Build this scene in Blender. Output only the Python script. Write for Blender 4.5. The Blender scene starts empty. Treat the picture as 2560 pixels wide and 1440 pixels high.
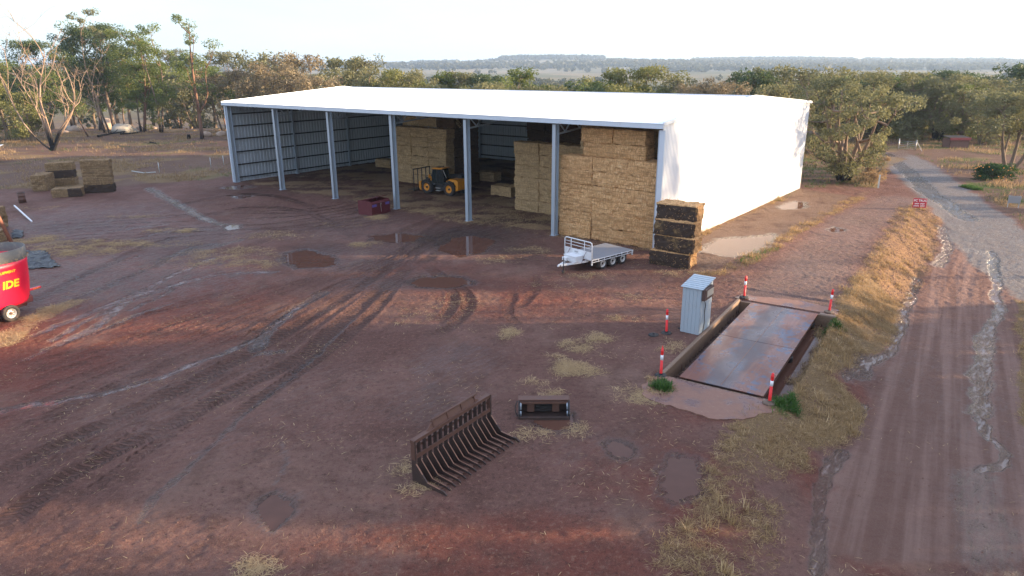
import bpy, math, random
import numpy as np
from mathutils import Vector, Matrix
R = math.radians
SC = bpy.context.scene
COL = SC.collection
RNG = np.random.default_rng(7)
random.seed(7)

# ---------------------------------------------------------------- camera, sky, sun, exposure
CAM_H, FPX, PITCH, ROLL = 11.47, 1747.4, 0.3089, -0.0051
cam_data = bpy.data.cameras.new('camera')
cam_data.sensor_width = 36.0
cam_data.lens = 36.0 * FPX / 2560.0
cam_data.clip_start, cam_data.clip_end = 0.5, 20000.0
cam = bpy.data.objects.new('camera', cam_data)
COL.objects.link(cam)
cam.matrix_world = Matrix.Translation((0, 0, CAM_H)) @ Matrix.Rotation(math.pi/2 - PITCH, 4, 'X') @ Matrix.Rotation(ROLL, 4, 'Z')
SC.camera = cam

SUN_EL, SUN_AZ = R(9.5), R(90.0)          # azimuth clockwise from +Y
world = bpy.data.worlds.new('World')
SC.world = world
world.use_nodes = True
wn = world.node_tree.nodes; wl = world.node_tree.links
wn.clear()
w_out = wn.new('ShaderNodeOutputWorld'); w_bg = wn.new('ShaderNodeBackground')
w_sky = wn.new('ShaderNodeTexSky'); w_sky.sky_type = 'NISHITA'; w_sky.sun_disc = False
w_sky.sun_elevation = SUN_EL; w_sky.sun_rotation = SUN_AZ
w_sky.altitude = 250; w_sky.air_density = 1.0; w_sky.dust_density = 1.6; w_sky.ozone_density = 1.4
w_tc = wn.new('ShaderNodeTexCoord'); w_map = wn.new('ShaderNodeMapping'); w_map.inputs['Scale'].default_value = (1.0, 1.0, 5.0)
w_no = wn.new('ShaderNodeTexNoise'); w_no.inputs['Scale'].default_value = 2.2; w_no.inputs['Detail'].default_value = 6
w_rp = wn.new('ShaderNodeValToRGB'); w_rp.color_ramp.elements[0].position = 0.42; w_rp.color_ramp.elements[1].position = 0.70
w_mix = wn.new('ShaderNodeMix'); w_mix.data_type = 'RGBA'
w_mul = wn.new('ShaderNodeMath'); w_mul.operation = 'MULTIPLY_ADD'; w_mul.inputs[1].default_value = 0.16; w_mul.inputs[2].default_value = 0.78
wl.new(w_tc.outputs['Generated'], w_map.inputs['Vector']); wl.new(w_map.outputs[0], w_no.inputs['Vector'])
wl.new(w_no.outputs['Fac'], w_rp.inputs[0]); wl.new(w_rp.outputs[0], w_mul.inputs[0]); wl.new(w_mul.outputs[0], w_mix.inputs['Factor'])
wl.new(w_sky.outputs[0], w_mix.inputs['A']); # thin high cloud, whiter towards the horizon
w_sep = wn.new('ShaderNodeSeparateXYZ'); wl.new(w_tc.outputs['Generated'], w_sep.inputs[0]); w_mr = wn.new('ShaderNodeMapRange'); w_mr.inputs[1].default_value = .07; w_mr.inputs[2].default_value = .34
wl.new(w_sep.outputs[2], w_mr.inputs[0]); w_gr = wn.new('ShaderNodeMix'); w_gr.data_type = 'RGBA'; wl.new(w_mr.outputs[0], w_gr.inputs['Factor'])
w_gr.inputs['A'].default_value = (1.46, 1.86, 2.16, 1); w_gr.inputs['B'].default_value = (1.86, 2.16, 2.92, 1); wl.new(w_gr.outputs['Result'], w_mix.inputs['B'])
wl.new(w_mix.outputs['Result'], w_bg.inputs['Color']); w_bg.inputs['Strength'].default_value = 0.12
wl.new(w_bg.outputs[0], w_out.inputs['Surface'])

sun_dir = Vector((math.sin(SUN_AZ)*math.cos(SUN_EL), math.cos(SUN_AZ)*math.cos(SUN_EL), math.sin(SUN_EL)))
sd = bpy.data.lights.new('sun', 'SUN'); sd.energy = 3.5; sd.angle = R(0.55); sd.color = (1.0, 0.76, 0.50)
so = bpy.data.objects.new('sun', sd); COL.objects.link(so)
so.rotation_euler = sun_dir.to_track_quat('Z', 'Y').to_euler()
SC.view_settings.view_transform = 'Standard'; SC.view_settings.look = 'None'; SC.view_settings.gamma = 1.0
SC.view_settings.exposure = 2.33
try:
    SC.cycles.max_bounces = 6; SC.cycles.volume_bounces = 0; SC.cycles.transparent_max_bounces = 8
    SC.cycles.use_denoising = True; SC.cycles.use_adaptive_sampling = False
except Exception: pass

# ---------------------------------------------------------------- pixel -> place (the photograph measured as a survey)
_c, _s = math.cos(PITCH), math.sin(PITCH)
_cr, _sr = math.cos(ROLL), math.sin(ROLL)
def ray(px, py):
    u0, v0 = px-1280.0, py-720.0
    u = u0*_cr+v0*_sr; v = -u0*_sr+v0*_cr
    return np.array([u/FPX, _c-(v/FPX)*_s, -_s-(v/FPX)*_c])
def G(px, py, z=0.0):
    d = ray(px, py); t = (z-CAM_H)/d[2]
    return np.array([d[0]*t, d[1]*t])
def at_depth(px, py, Y):
    d = ray(px, py); t = Y/d[1]
    return np.array([d[0]*t, Y, CAM_H+d[2]*t])
def GL(pts, z=0.0): return np.array([G(a, b, z) for a, b in pts])
def V3(p, z=0.0): return Vector((float(p[0]), float(p[1]), float(z)))

# ---------------------------------------------------------------- object helpers
def tag(o, label=None, cat=None, group=None, kind=None):
    if label: o['label'] = label
    if cat: o['category'] = cat
    if group: o['group'] = group
    if kind: o['kind'] = kind
    return o
def thing(name, label, cat, loc=(0, 0, 0), rz=0.0, group=None):
    o = bpy.data.objects.new(name, None); COL.objects.link(o)
    o.empty_display_size = 0.3
    o.location = loc; o.rotation_euler = (0, 0, rz)
    return tag(o, label, cat, group)
def link(name, me, parent=None, mat=None):
    o = bpy.data.objects.new(name, me); COL.objects.link(o)
    if mat is not None and len(me.materials) == 0:
        for m in (mat if isinstance(mat, (list, tuple)) else [mat]): me.materials.append(m)
    if parent is not None: o.parent = parent
    return o
def np_mesh(name, V, F, smooth=False, attrs=None):
    """V (n,3), F (m,k) all of one size"""
    V = np.asarray(V, np.float32); F = np.asarray(F, np.int32)
    me = bpy.data.meshes.new(name)
    k = F.shape[1]
    me.vertices.add(len(V)); me.vertices.foreach_set('co', V.ravel())
    me.loops.add(F.size); me.loops.foreach_set('vertex_index', F.ravel())
    me.polygons.add(len(F)); me.polygons.foreach_set('loop_start', np.arange(0, F.size, k, dtype=np.int32))
    me.polygons.foreach_set('use_smooth', np.full(len(F), smooth, bool))
    for nm, arr in (attrs or {}).items():
        arr = np.asarray(arr, np.float32)
        if arr.ndim == 1:
            a = me.attributes.new(nm, 'FLOAT', 'POINT'); a.data.foreach_set('value', arr)
        else:
            a = me.attributes.new(nm, 'FLOAT_COLOR', 'POINT'); a.data.foreach_set('color', arr.ravel())
    me.update(calc_edges=True); me.validate()
    return me
class MB:
    def __init__(s): s.v = []; s.f = []; s.sm = []
    def add(s, vs, fs, smooth=False):
        b = len(s.v); s.v += [tuple(v) for v in vs]; s.f += [tuple(i+b for i in f) for f in fs]; s.sm += [smooth]*len(fs); return s
    def box(s, c, d, m=None, taper=(1, 1)):
        x, y, z = d[0]/2, d[1]/2, d[2]/2; tx, ty = taper
        vs = [Vector(p) for p in ((-x,-y,-z),(x,-y,-z),(x,y,-z),(-x,y,-z),(-x*tx,-y*ty,z),(x*tx,-y*ty,z),(x*tx,y*ty,z),(-x*tx,y*ty,z))]
        c = Vector(c)
        vs = [(m @ v if m else v)+c for v in vs]
        return s.add(vs, [(3,2,1,0),(4,5,6,7),(0,1,5,4),(1,2,6,5),(2,3,7,6),(3,0,4,7)])
    def bbox(s, c, d, b=0.02, m=None):
        """box with chamfered edges"""
        hx, hy, hz = d[0]/2, d[1]/2, d[2]/2; b = min(b, hx*.9, hy*.9, hz*.9)
        vs = []; idx = {}
        for sx in (-1, 1):
            for sy in (-1, 1):
                for sz in (-1, 1):
                    for k in range(3):
                        p = [sx*hx, sy*hy, sz*hz]
                        for a in range(3):
                            if a != k: p[a] -= (sx, sy, sz)[a]*b
                        idx[(sx, sy, sz, k)] = len(vs); vs.append(Vector(p))
        fs = []
        I = idx
        for k in range(3):
            a1, a2 = [(1, 2), (2, 0), (0, 1)][k]
            for sg in (-1, 1):
                q = []
                for e1, e2 in ((-1,-1),(1,-1),(1,1),(-1,1)):
                    t = [0, 0, 0]; t[k] = sg; t[a1] = e1; t[a2] = e2; q.append(I[(*t, k)])
                fs.append(q if sg > 0 else q[::-1])
        for k in range(3):                 # edge along axis k
            a1, a2 = [(1, 2), (2, 0), (0, 1)][k]
            for e1 in (-1, 1):
                for e2 in (-1, 1):
                    def key(w, f):
                        t = [0, 0, 0]; t[k] = w; t[a1] = e1; t[a2] = e2; return I[(*t, f)]
                    q = [key(-1, a1), key(1, a1), key(1, a2), key(-1, a2)]
                    fs.append(q if e1*e2 < 0 else q[::-1])
        for sx in (-1, 1):
            for sy in (-1, 1):
                for sz in (-1, 1):
                    q = [I[(sx, sy, sz, 0)], I[(sx, sy, sz, 1)], I[(sx, sy, sz, 2)]]
                    fs.append(q if sx*sy*sz > 0 else q[::-1])
        c = Vector(c)
        return s.add([(m @ v if m else v)+c for v in vs], fs)
    def bar(s, p, q, w, h, up=(0, 0, 1)):
        p, q = Vector(p), Vector(q); d = (q-p); L = d.length; d.normalize()
        up = Vector(up)
        if abs(d.dot(up)) > .98: up = Vector((1, 0, 0))
        x = d.cross(up).normalized(); z = x.cross(d)
        m = Matrix((x, d, z)).transposed()
        return s.box((p+q)/2, (w, L, h), m)
    def tube(s, p, q, r0, r1=None, n=10, caps=True):
        return s.path([p, q], [r0, r0 if r1 is None else r1], n, caps)
    def path(s, pts, rad, n=8, caps=True):
        pts = [Vector(p) for p in pts]
        if not isinstance(rad, (list, tuple, np.ndarray)): rad = [rad]*len(pts)
        vs = []; fs = []; ref = None
        for i, p in enumerate(pts):
            d = (pts[min(i+1, len(pts)-1)]-pts[max(i-1, 0)]).normalized()
            if ref is None: ref = Vector((0, 0, 1)) if abs(d.z) < .9 else Vector((1, 0, 0))
            x = d.cross(ref).normalized(); y = x.cross(d).normalized(); ref = y
            for k in range(n):
                a = 2*math.pi*k/n; vs.append(p+(x*math.cos(a)+y*math.sin(a))*rad[i])
        for i in range(len(pts)-1):
            for k in range(n):
                a, b = i*n+k, i*n+(k+1) % n; fs.append((a, b, b+n, a+n))
        if caps: fs += [tuple(range(n))[::-1], tuple(range((len(pts)-1)*n, len(pts)*n))]
        b = len(s.v); s.add(vs, fs, True)
        if caps: s.sm[-2:] = [False, False]
        return s
    def lathe(s, prof, n=24, m=None, c=(0, 0, 0), smooth=True):
        """prof: (r, z) list round local z"""
        vs = []; fs = []; c = Vector(c)
        for r, z in prof:
            for k in range(n):
                a = 2*math.pi*k/n; v = Vector((r*math.cos(a), r*math.sin(a), z)); vs.append((m @ v if m else v)+c)
        for i in range(len(prof)-1):
            for k in range(n):
                a, b = i*n+k, i*n+(k+1) % n; fs.append((a, b, b+n, a+n))
        return s.add(vs, fs, smooth)
    def prism(s, poly, p0, ax_u, ax_v, ax_w, t):
        """2-D outline (u,v) extruded by t along w"""
        p0, u, v, w = Vector(p0), Vector(ax_u), Vector(ax_v), Vector(ax_w); n = len(poly)
        vs = [p0+u*a+v*b for a, b in poly]+[p0+u*a+v*b+w*t for a, b in poly]
        fs = [tuple(range(n))[::-1], tuple(range(n, 2*n))]+[(i, (i+1) % n, n+(i+1) % n, n+i) for i in range(n)]
        return s.add(vs, fs)
    def mesh(s, name):
        me = bpy.data.meshes.new(name); me.from_pydata(s.v, [], s.f); me.polygons.foreach_set('use_smooth', s.sm); me.update(); return me
    def build(s, name, mat, parent=None):
        return link(name, s.mesh(name), parent, mat)
def copy_tree(o, parent=None):
    c = o.copy(); COL.objects.link(c)
    if parent is not None: c.parent = parent
    for ch in list(o.children): copy_tree(ch, c)
    return c
def text(body, name, size, mat, parent, M, extrude=0.004, align='LEFT', bold=0.0, shear=0.0):
    cu = bpy.data.curves.new(name, 'FONT'); cu.body = body; cu.size = size; cu.extrude = extrude; cu.align_x = align; cu.offset = bold; cu.shear = shear
    cu.resolution_u = 3
    tmp = bpy.data.objects.new(name, cu); COL.objects.link(tmp); bpy.context.view_layer.update()
    me = bpy.data.meshes.new_from_object(tmp.evaluated_get(bpy.context.evaluated_depsgraph_get())); bpy.data.objects.remove(tmp); me.materials.clear()
    o = link(name, me, parent, mat); o.matrix_local = M
    return o

# ---------------------------------------------------------------- numpy noise
def _hash(ix, iy, seed):
    h = (ix.astype(np.int64)*374761393 + iy.astype(np.int64)*668265263 + seed*974634617) & 0xffffffff
    h = ((h ^ (h >> 13))*1274126177) & 0xffffffff
    h = ((h ^ (h >> 16))*2246822519) & 0xffffffff
    return ((h ^ (h >> 15)) & 0xffffff).astype(np.float64)/0xffffff
def vnoise(x, y, seed=0):
    ix, iy = np.floor(x), np.floor(y); fx, fy = x-ix, y-iy
    fx = fx*fx*(3-2*fx); fy = fy*fy*(3-2*fy)
    a, b = _hash(ix, iy, seed), _hash(ix+1, iy, seed); c, d = _hash(ix, iy+1, seed), _hash(ix+1, iy+1, seed)
    return (a+(b-a)*fx)*(1-fy)+(c+(d-c)*fx)*fy
def fbm(x, y, octv=4, seed=0, gain=.5):
    t = 0; a = 1; n = 0
    for k in range(octv):
        t = t+a*vnoise(x*2**k+k*17.3, y*2**k-k*9.1, seed+k*31); n += a; a *= gain
    return t/n
def sstep(a, b, x): t = np.clip((x-a)/(b-a), 0, 1); return t*t*(3-2*t)
def inpoly(X, Y, poly):
    poly = np.asarray(poly); r = np.zeros(X.shape, bool); n = len(poly)
    for i in range(n):
        x0, y0 = poly[i]; x1, y1 = poly[(i+1) % n]
        if y0 == y1: continue
        c = ((y0 > Y) != (y1 > Y)) & (X < (x1-x0)*(Y-y0)/(y1-y0)+x0); r ^= c
    return r
def smooth_line(pts, k=5):
    """Catmull-Rom through the points"""
    P = np.asarray(pts, float); P = np.vstack([2*P[0]-P[1], P, 2*P[-1]-P[-2]]); out = []
    for i in range(1, len(P)-2):
        for t in np.linspace(0, 1, k, endpoint=False):
            a, b, c, d = P[i-1], P[i], P[i+1], P[i+2]
            out.append(.5*((2*b)+(-a+c)*t+(2*a-5*b+4*c-d)*t*t+(-a+3*b-3*c+d)*t**3))
    out.append(P[-2]); return np.array(out)
def line_dist(X, Y, pts, reach):
    """distance to a polyline, arc length along it and signed side, inside reach"""
    D = np.full(X.shape, 1e9); S = np.zeros(X.shape); SG = np.zeros(X.shape); s0 = 0.
    for (x0, y0), (x1, y1) in zip(pts[:-1], pts[1:]):
        L = math.hypot(x1-x0, y1-y0)
        if L < 1e-6: continue
        m = (X > min(x0, x1)-reach) & (X < max(x0, x1)+reach) & (Y > min(y0, y1)-reach) & (Y < max(y0, y1)+reach)
        idx = np.nonzero(m)
        if len(idx[0]):
            px, py = X[idx]-x0, Y[idx]-y0; ux, uy = (x1-x0)/L, (y1-y0)/L
            t = np.clip(px*ux+py*uy, 0, L); dx, dy = px-t*ux, py-t*uy; d = np.hypot(dx, dy); sg = px*(-uy)+py*ux
            b = d < D[idx]
            sub = tuple(k[b] for k in idx); D[sub] = d[b]; S[sub] = s0+t[b]; SG[sub] = np.sign(sg[b])*d[b]
        s0 += L
    return D, S, SG
# ---------------------------------------------------------------- materials
class NT:
    def __init__(s, name):
        s.m = bpy.data.materials.new(name); s.m.use_nodes = True; s.t = s.m.node_tree; s.t.nodes.clear()
        s.out = s.t.nodes.new('ShaderNodeOutputMaterial')
    def n(s, typ, **kw):
        nd = s.t.nodes.new(typ)
        for k, v in kw.items(): setattr(nd, k, v)
        return nd
    def put(s, sock, v):
        if v is None: return
        if isinstance(v, bpy.types.NodeSocket): s.t.links.new(v, sock)
        else:
            if sock.type == 'RGBA' and not isinstance(v, (int, float)) and len(v) == 3: v = (*v, 1)
            elif sock.type == 'RGBA' and isinstance(v, (int, float)): v = (v, v, v, 1)
            sock.default_value = v
    def math(s, op, a, b=0.0, c=0.0, clamp=False):
        nd = s.n('ShaderNodeMath', operation=op, use_clamp=clamp); s.put(nd.inputs[0], a); s.put(nd.inputs[1], b); s.put(nd.inputs[2], c); return nd.outputs[0]
    def mul(s, a, b): return s.math('MULTIPLY', a, b)
    def mix(s, f, a, b, blend='MIX'):
        nd = s.n('ShaderNodeMix', data_type='RGBA', blend_type=blend); nd.clamp_factor = True
        s.put(nd.inputs['Factor'], f); s.put(nd.inputs['A'], a); s.put(nd.inputs['B'], b); return nd.outputs['Result']
    def mixf(s, f, a, b):
        nd = s.n('ShaderNodeMix', data_type='FLOAT'); nd.clamp_factor = True
        s.put(nd.inputs['Factor'], f); s.put(nd.inputs['A'], a); s.put(nd.inputs['B'], b); return nd.outputs['Result']
    def pos(s): return s.n('ShaderNodeNewGeometry').outputs['Position']
    def obj(s): return s.n('ShaderNodeTexCoord').outputs['Object']
    def rand(s): return s.n('ShaderNodeObjectInfo').outputs['Random']
    def scale(s, vec, sc, rot=(0, 0, 0)):
        nd = s.n('ShaderNodeMapping'); s.put(nd.inputs['Vector'], vec); nd.inputs['Scale'].default_value = sc; nd.inputs['Rotation'].default_value = rot; return nd.outputs[0]
    def noise(s, vec, sc, det=4, rough=.55, dist=0.0):
        nd = s.n('ShaderNodeTexNoise'); s.put(nd.inputs['Vector'], vec); nd.inputs['Scale'].default_value = sc; nd.inputs['Detail'].default_value = det
        nd.inputs['Roughness'].default_value = rough; nd.inputs['Distortion'].default_value = dist; return nd.outputs['Fac']
    def voro(s, vec, sc, feat='F1'):
        nd = s.n('ShaderNodeTexVoronoi', feature=feat); s.put(nd.inputs['Vector'], vec); nd.inputs['Scale'].default_value = sc; return nd
    def step(s, v, a, b):
        nd = s.n('ShaderNodeMapRange', interpolation_type='SMOOTHSTEP'); s.put(nd.inputs[0], v); nd.inputs[1].default_value = a; nd.inputs[2].default_value = b; return nd.outputs[0]
    def attr(s, nm):
        return s.n('ShaderNodeAttribute', attribute_name=nm)
    def sep(s, c):
        nd = s.n('ShaderNodeSeparateColor'); s.put(nd.inputs[0], c); return nd.outputs
    def bump(s, h, st=.5, dist=.05, nrm=None):
        nd = s.n('ShaderNodeBump'); s.put(nd.inputs['Height'], h); s.put(nd.inputs['Strength'], st); nd.inputs['Distance'].default_value = dist
        if nrm is not None: s.put(nd.inputs['Normal'], nrm)
        return nd.outputs[0]
    def bsdf(s, col, rough=.8, metal=0.0, nrm=None, spec=.5, extra=None):
        nd = s.n('ShaderNodeBsdfPrincipled'); s.put(nd.inputs['Base Color'], col); s.put(nd.inputs['Roughness'], rough); s.put(nd.inputs['Metallic'], metal)
        s.put(nd.inputs['Specular IOR Level'], spec)
        if nrm is not None: s.put(nd.inputs['Normal'], nrm)
        for k, v in (extra or {}).items(): s.put(nd.inputs[k], v)
        s.t.links.new(nd.outputs[0], s.out.inputs['Surface']); return nd

def paint(name, col, rough=.45, metal=0.0, var=.18, sc=3.0, dirt=None, dirt_amt=.35, bump=.1, spec=.5, streak=False, coat=0.0):
    t = NT(name); o = t.obj()
    n1 = t.noise(o, sc, 5, .6); n2 = t.noise(o, sc*9, 4, .6)
    if streak: n1 = t.noise(t.scale(o, (1, 1, .12)), sc*2, 5, .6)
    lo = tuple(c*(1-var) for c in col); hi = tuple(min(1, c*(1+var)) for c in col)
    c = t.mix(n1, lo, hi)
    if dirt:
        f = t.mul(t.step(t.math('ADD', t.mul(n1, .6), t.mul(n2, .4)), .48, .66), dirt_amt); c = t.mix(f, c, dirt)
    r = t.mixf(n2, rough*.8, min(1, rough*1.25))
    t.bsdf(c, r, metal, t.bump(n2, bump, .01), spec, {'Coat Weight': coat} if coat else None)
    return t.m
DIRT = (.16, .085, .055)
M = {}
M['galv'] = paint('galvanised_steel', (.44, .50, .56), .42, .55, .16, 2.5, (.30, .27, .24), .3, .05, streak=True)
M['zinc_roof'] = paint('white_sheeting', (.80, .83, .86), .24, .15, .03, .6, None, 0, .02)
M['zinc_wall'] = paint('pale_wall_sheeting', (.78, .79, .79), .36, .12, .04, .8, None, 0, .02)
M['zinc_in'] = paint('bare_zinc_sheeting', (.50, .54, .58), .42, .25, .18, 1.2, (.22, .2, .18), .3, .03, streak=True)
M['trim'] = paint('pale_blue_trim', (.60, .66, .72), .4, .2, .07, 2, (.35, .3, .27), .2, .03)
M['dark_steel'] = paint('dark_steel', (.035, .033, .034), .55, .3, .4, 4, (.09, .055, .04), .5, .2)
M['black_rub'] = paint('black_rubber', (.022, .021, .021), .75, 0, .35, 6, (.10, .065, .045), .5, .2)
M['tyre'] = paint('muddy_tyre_rubber', (.028, .026, .025), .8, 0, .3, 7, (.12, .07, .048), .75, .25)
M['rust'] = paint('rusty_steel', (.13, .062, .042), .62, .25, .35, 5, (.06, .04, .035), .6, .3)
M['rust_bright'] = paint('worn_rusty_edge', (.24, .12, .075), .5, .3, .3, 6, (.10, .055, .04), .5, .3)
M['rust_pole'] = paint('rusty_pipe', (.27, .095, .05), .7, .1, .25, 4, (.14, .06, .04), .5, .2)
M['white_paint'] = paint('white_machine_paint', (.72, .72, .72), .42, 0, .05, 4, (.4, .3, .24), .3, .05)
M['deck_grey'] = paint('grey_tray_sheet', (.26, .27, .29), .5, .25, .14, 2.5, (.34, .25, .16), .4, .1)
M['red'] = paint('red_machine_paint', (.74, .008, .045), .35, 0, .08, 2, (.42, .03, .03), .3, .03, coat=.3)
M['red_dark'] = paint('dull_red_paint', (.105, .014, .018), .55, 0, .25, 4, (.10, .03, .028), .5, .15)
M['orange'] = paint('orange_machine_paint', (.72, .27, .012), .38, 0, .08, 4, (.35, .16, .05), .3, .03)
M['black_paint'] = paint('black_machine_paint', (.018, .018, .02), .4, 0, .3, 4, (.08, .055, .04), .4, .05)
M['glass'] = paint('dark_cab_glass', (.012, .02, .02), .06, 0, .3, 3, None, 0, 0, spec=.7)
M['yellow'] = paint('yellow_letter', (.85, .55, .01), .5, 0, .05)
M['white_mark'] = paint('white_letter', (.8, .8, .8), .5, 0, .05)
M['black_mark'] = paint('black_letter', (.03, .03, .035), .5, 0, .05)
M['bollard_red'] = paint('bollard_red', (.78, .02, .022), .45, 0, .06, 5, (.35, .05, .04), .15, .02)
M['reflective'] = paint('white_reflective_band', (.82, .82, .82), .35, 0, .03, 5)
M['mud_rubber'] = paint('muddy_rubber', (.15, .10, .07), .8, 0, .25, 8, (.06, .045, .04), .5, .2)
M['kiosk'] = paint('pale_blue_sheeting', (.40, .46, .50), .42, .15, .05, 2, (.36, .3, .26), .25, .03)
M['brown_wood'] = paint('brown_display_frame', (.085, .045, .035), .55, 0, .25, 8, None, 0, .1)
M['cream'] = paint('cream_display_face', (.50, .43, .34), .5, 0, .12, 6, (.3, .24, .18), .4, .05)
M['sign_red'] = paint('red_sign_face', (.45, .02, .035), .5, 0, .1, 4, (.3, .05, .05), .3, .03)
M['sign_back'] = paint('grey_sign_back', (.33, .33, .34), .45, .4, .1, 4, None, 0, .03)
M['plastic'] = None
M['blue_label'] = paint('blue_sticker', (.12, .08, .32), .5, 0, .25, 14, (.35, .3, .5), .5, .02)
M['brick'] = paint('weathered_brick', (.16, .085, .065), .85, 0, .3, 8, (.09, .06, .05), .5, .3)
M['brick_red'] = paint('red_roof_sheet', (.27, .06, .055), .6, 0, .2, 5, None, 0, .1)
M['rubber_grey'] = paint('grey_rubber_rim', (.13, .125, .115), .7, 0, .15, 5, (.38, .3, .2), .4, .1)
M['rim_white'] = paint('dusty_white_rim', (.55, .52, .48), .45, .2, .1, 6, (.2, .13, .09), .5, .05)
M['concrete_old'] = paint('stained_concrete', (.24, .165, .12), .75, 0, .25, 1.6, (.13, .075, .05), .7, .3)
M['concrete_wall'] = paint('wet_pit_concrete', (.19, .115, .07), .6, 0, .3, 1.2, (.09, .055, .04), .6, .3)
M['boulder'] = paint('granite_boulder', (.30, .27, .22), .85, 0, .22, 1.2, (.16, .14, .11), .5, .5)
M['boulder_sunlit'] = paint('lit_granite_boulder', (.36, .26, .19), .85, 0, .2, 1.2, (.2, .15, .11), .5, .5)  # same granite with warm sunlight mixed into its base colour
M['fence_white'] = paint('weathered_white_post', (.5, .52, .5), .6, 0, .15, 6)

def straw_mat(name, a, b, c, mold=None, lo=.42, hi=.6):
    t = NT(name); o = t.obj(); r = t.rand()
    off = t.n('ShaderNodeVectorMath', operation='MULTIPLY_ADD'); t.put(off.inputs[0], o); off.inputs[1].default_value = (1, 1, 1)
    cx = t.n('ShaderNodeCombineXYZ'); t.put(cx.inputs[0], t.mul(r, 37.)); t.put(cx.inputs[1], t.mul(r, 91.)); t.put(cx.inputs[2], t.mul(r, 13.))
    t.put(off.inputs[2], cx.outputs[0]); q = off.outputs[0]
    fib = t.noise(t.scale(q, (11, 11, 2.2)), 1.5, 5, .7, .6)       # short straws standing on edge
    fib2 = t.noise(t.scale(q, (4, 4, 26)), 1.3, 4, .65, .5)       # flakes
    big = t.noise(q, 1.3, 3, .5)
    k = t.math('ADD', t.mul(fib, .6), t.mul(fib2, .4))
    col = t.mix(t.step(k, .40, .60), b, a); col = t.mix(t.step(fib, .55, .68), col, c); col = t.mix(t.mul(t.step(t.noise(t.scale(q, (1.1, 1.1, 9)), 1.0, 3, .6), .50, .40), .55), col, tuple(x*.55 for x in b))
    col = t.mix(t.mul(t.step(big, .35, .75), .4), col, tuple(x*.62 for x in a))
    col = t.mix(t.mul(r, .30), col, tuple(x*.6 for x in a))
    if mold:
        mm = t.math('ADD', t.mul(big, .7), t.mul(t.noise(q, 5, 4, .6), .3)); col = t.mix(t.step(mm, lo, hi), col, mold)
    t.bsdf(col, .9, 0, t.bump(t.math('ADD', fib, t.mul(fib2, .7)), .9, .06), .15)
    return t.m
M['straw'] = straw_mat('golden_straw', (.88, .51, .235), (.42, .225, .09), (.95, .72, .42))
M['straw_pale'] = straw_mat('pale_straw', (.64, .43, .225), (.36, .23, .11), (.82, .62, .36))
M['straw_gloom'] = straw_mat('shade_darkened_hay', (.16, .085, .045), (.075, .04, .022), (.24, .14, .07))  # brown hay with the gloom of the shed put into its colour
M['straw_mold'] = straw_mat('blackened_straw', (.42, .27, .12), (.2, .12, .05), (.5, .36, .18), (.062, .042, .032), .27, .44)
M['straw_grey'] = straw_mat('weathered_grey_straw', (.36, .235, .125), (.18, .115, .06), (.50, .35, .2))
def leaf_mat(name, a, b, c):
    t = NT(name); r = t.attr('rnd').outputs['Fac']; o = t.rand()
    col = t.mix(r, a, b); col = t.mix(t.step(r, .8, 1.0), col, c)
    col = t.mix(t.mul(o, .35), col, tuple(x*.6 for x in b))
    d = t.n('ShaderNodeBsdfDiffuse'); t.put(d.inputs[0], col); d.inputs[1].default_value = .5
    tr = t.n('ShaderNodeBsdfTranslucent'); t.put(tr.inputs[0], t.mix(.5, col, tuple(x*1.6 for x in b)))
    g = t.n('ShaderNodeBsdfGlossy'); g.inputs['Roughness'].default_value = .5; g.inputs[0].default_value = (.5, .5, .5, 1)
    m1 = t.n('ShaderNodeMixShader'); m1.inputs[0].default_value = .28; t.t.links.new(d.outputs[0], m1.inputs[1]); t.t.links.new(tr.outputs[0], m1.inputs[2])
    m2 = t.n('ShaderNodeMixShader'); m2.inputs[0].default_value = .04; t.t.links.new(m1.outputs[0], m2.inputs[1]); t.t.links.new(g.outputs[0], m2.inputs[2])
    t.t.links.new(m2.outputs[0], t.out.inputs['Surface']); return t.m
M['leaf_green'] = leaf_mat('green_gum_leaves', (.075, .11, .028), (.16, .19, .045), (.25, .26, .07))
M['leaf_dark'] = leaf_mat('dark_gum_leaves', (.045, .075, .032), (.095, .13, .05), (.16, .19, .07))
M['leaf_olive'] = leaf_mat('olive_gum_leaves', (.12, .125, .06), (.21, .20, .09), (.30, .27, .12))
M['leaf_brown'] = leaf_mat('grey_brown_foliage', (.17, .135, .08), (.27, .21, .12), (.36, .27, .15))
M['leaf_gold'] = leaf_mat('yellow_green_leaves', (.12, .13, .038), (.22, .215, .065), (.34, .28, .09))
M['leaf_bush'] = leaf_mat('deep_green_leaves', (.015, .045, .010), (.035, .085, .018), (.06, .12, .03))
M['leaf_far'] = leaf_mat('far_tree_foliage', (.06, .07, .042), (.095, .10, .06), (.12, .115, .07))
M['grass_dry'] = leaf_mat('dry_grass', (.23, .145, .065), (.48, .325, .155), (.76, .56, .31))
M['grass_tan'] = leaf_mat('grey_dry_grass', (.26, .17, .09), (.38, .26, .14), (.50, .36, .2))
M['grass_green'] = leaf_mat('green_grass', (.04, .09, .015), (.08, .16, .03), (.14, .22, .05))
M['straws'] = leaf_mat('loose_straw', (.40, .27, .14), (.60, .43, .235), (.80, .62, .38))
def bark_mat(name, a, b, burnt=0.0):
    t = NT(name); o = t.obj()
    n = t.noise(t.scale(o, (3, 3, .7)), 1.5, 5, .6); c = t.mix(n, a, b)
    if burnt:
        z = t.n('ShaderNodeSeparateXYZ'); t.put(z.inputs[0], o)
        c = t.mix(t.step(t.math('ADD', z.outputs[2], t.mul(n, 2.5)), burnt+2.2, burnt), c, (.018, .016, .016))
    t.bsdf(c, .85, 0, t.bump(n, .6, .05), .2); return t.m
M['bark'] = bark_mat('grey_brown_bark', (.10, .07, .05), (.24, .18, .13))
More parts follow.
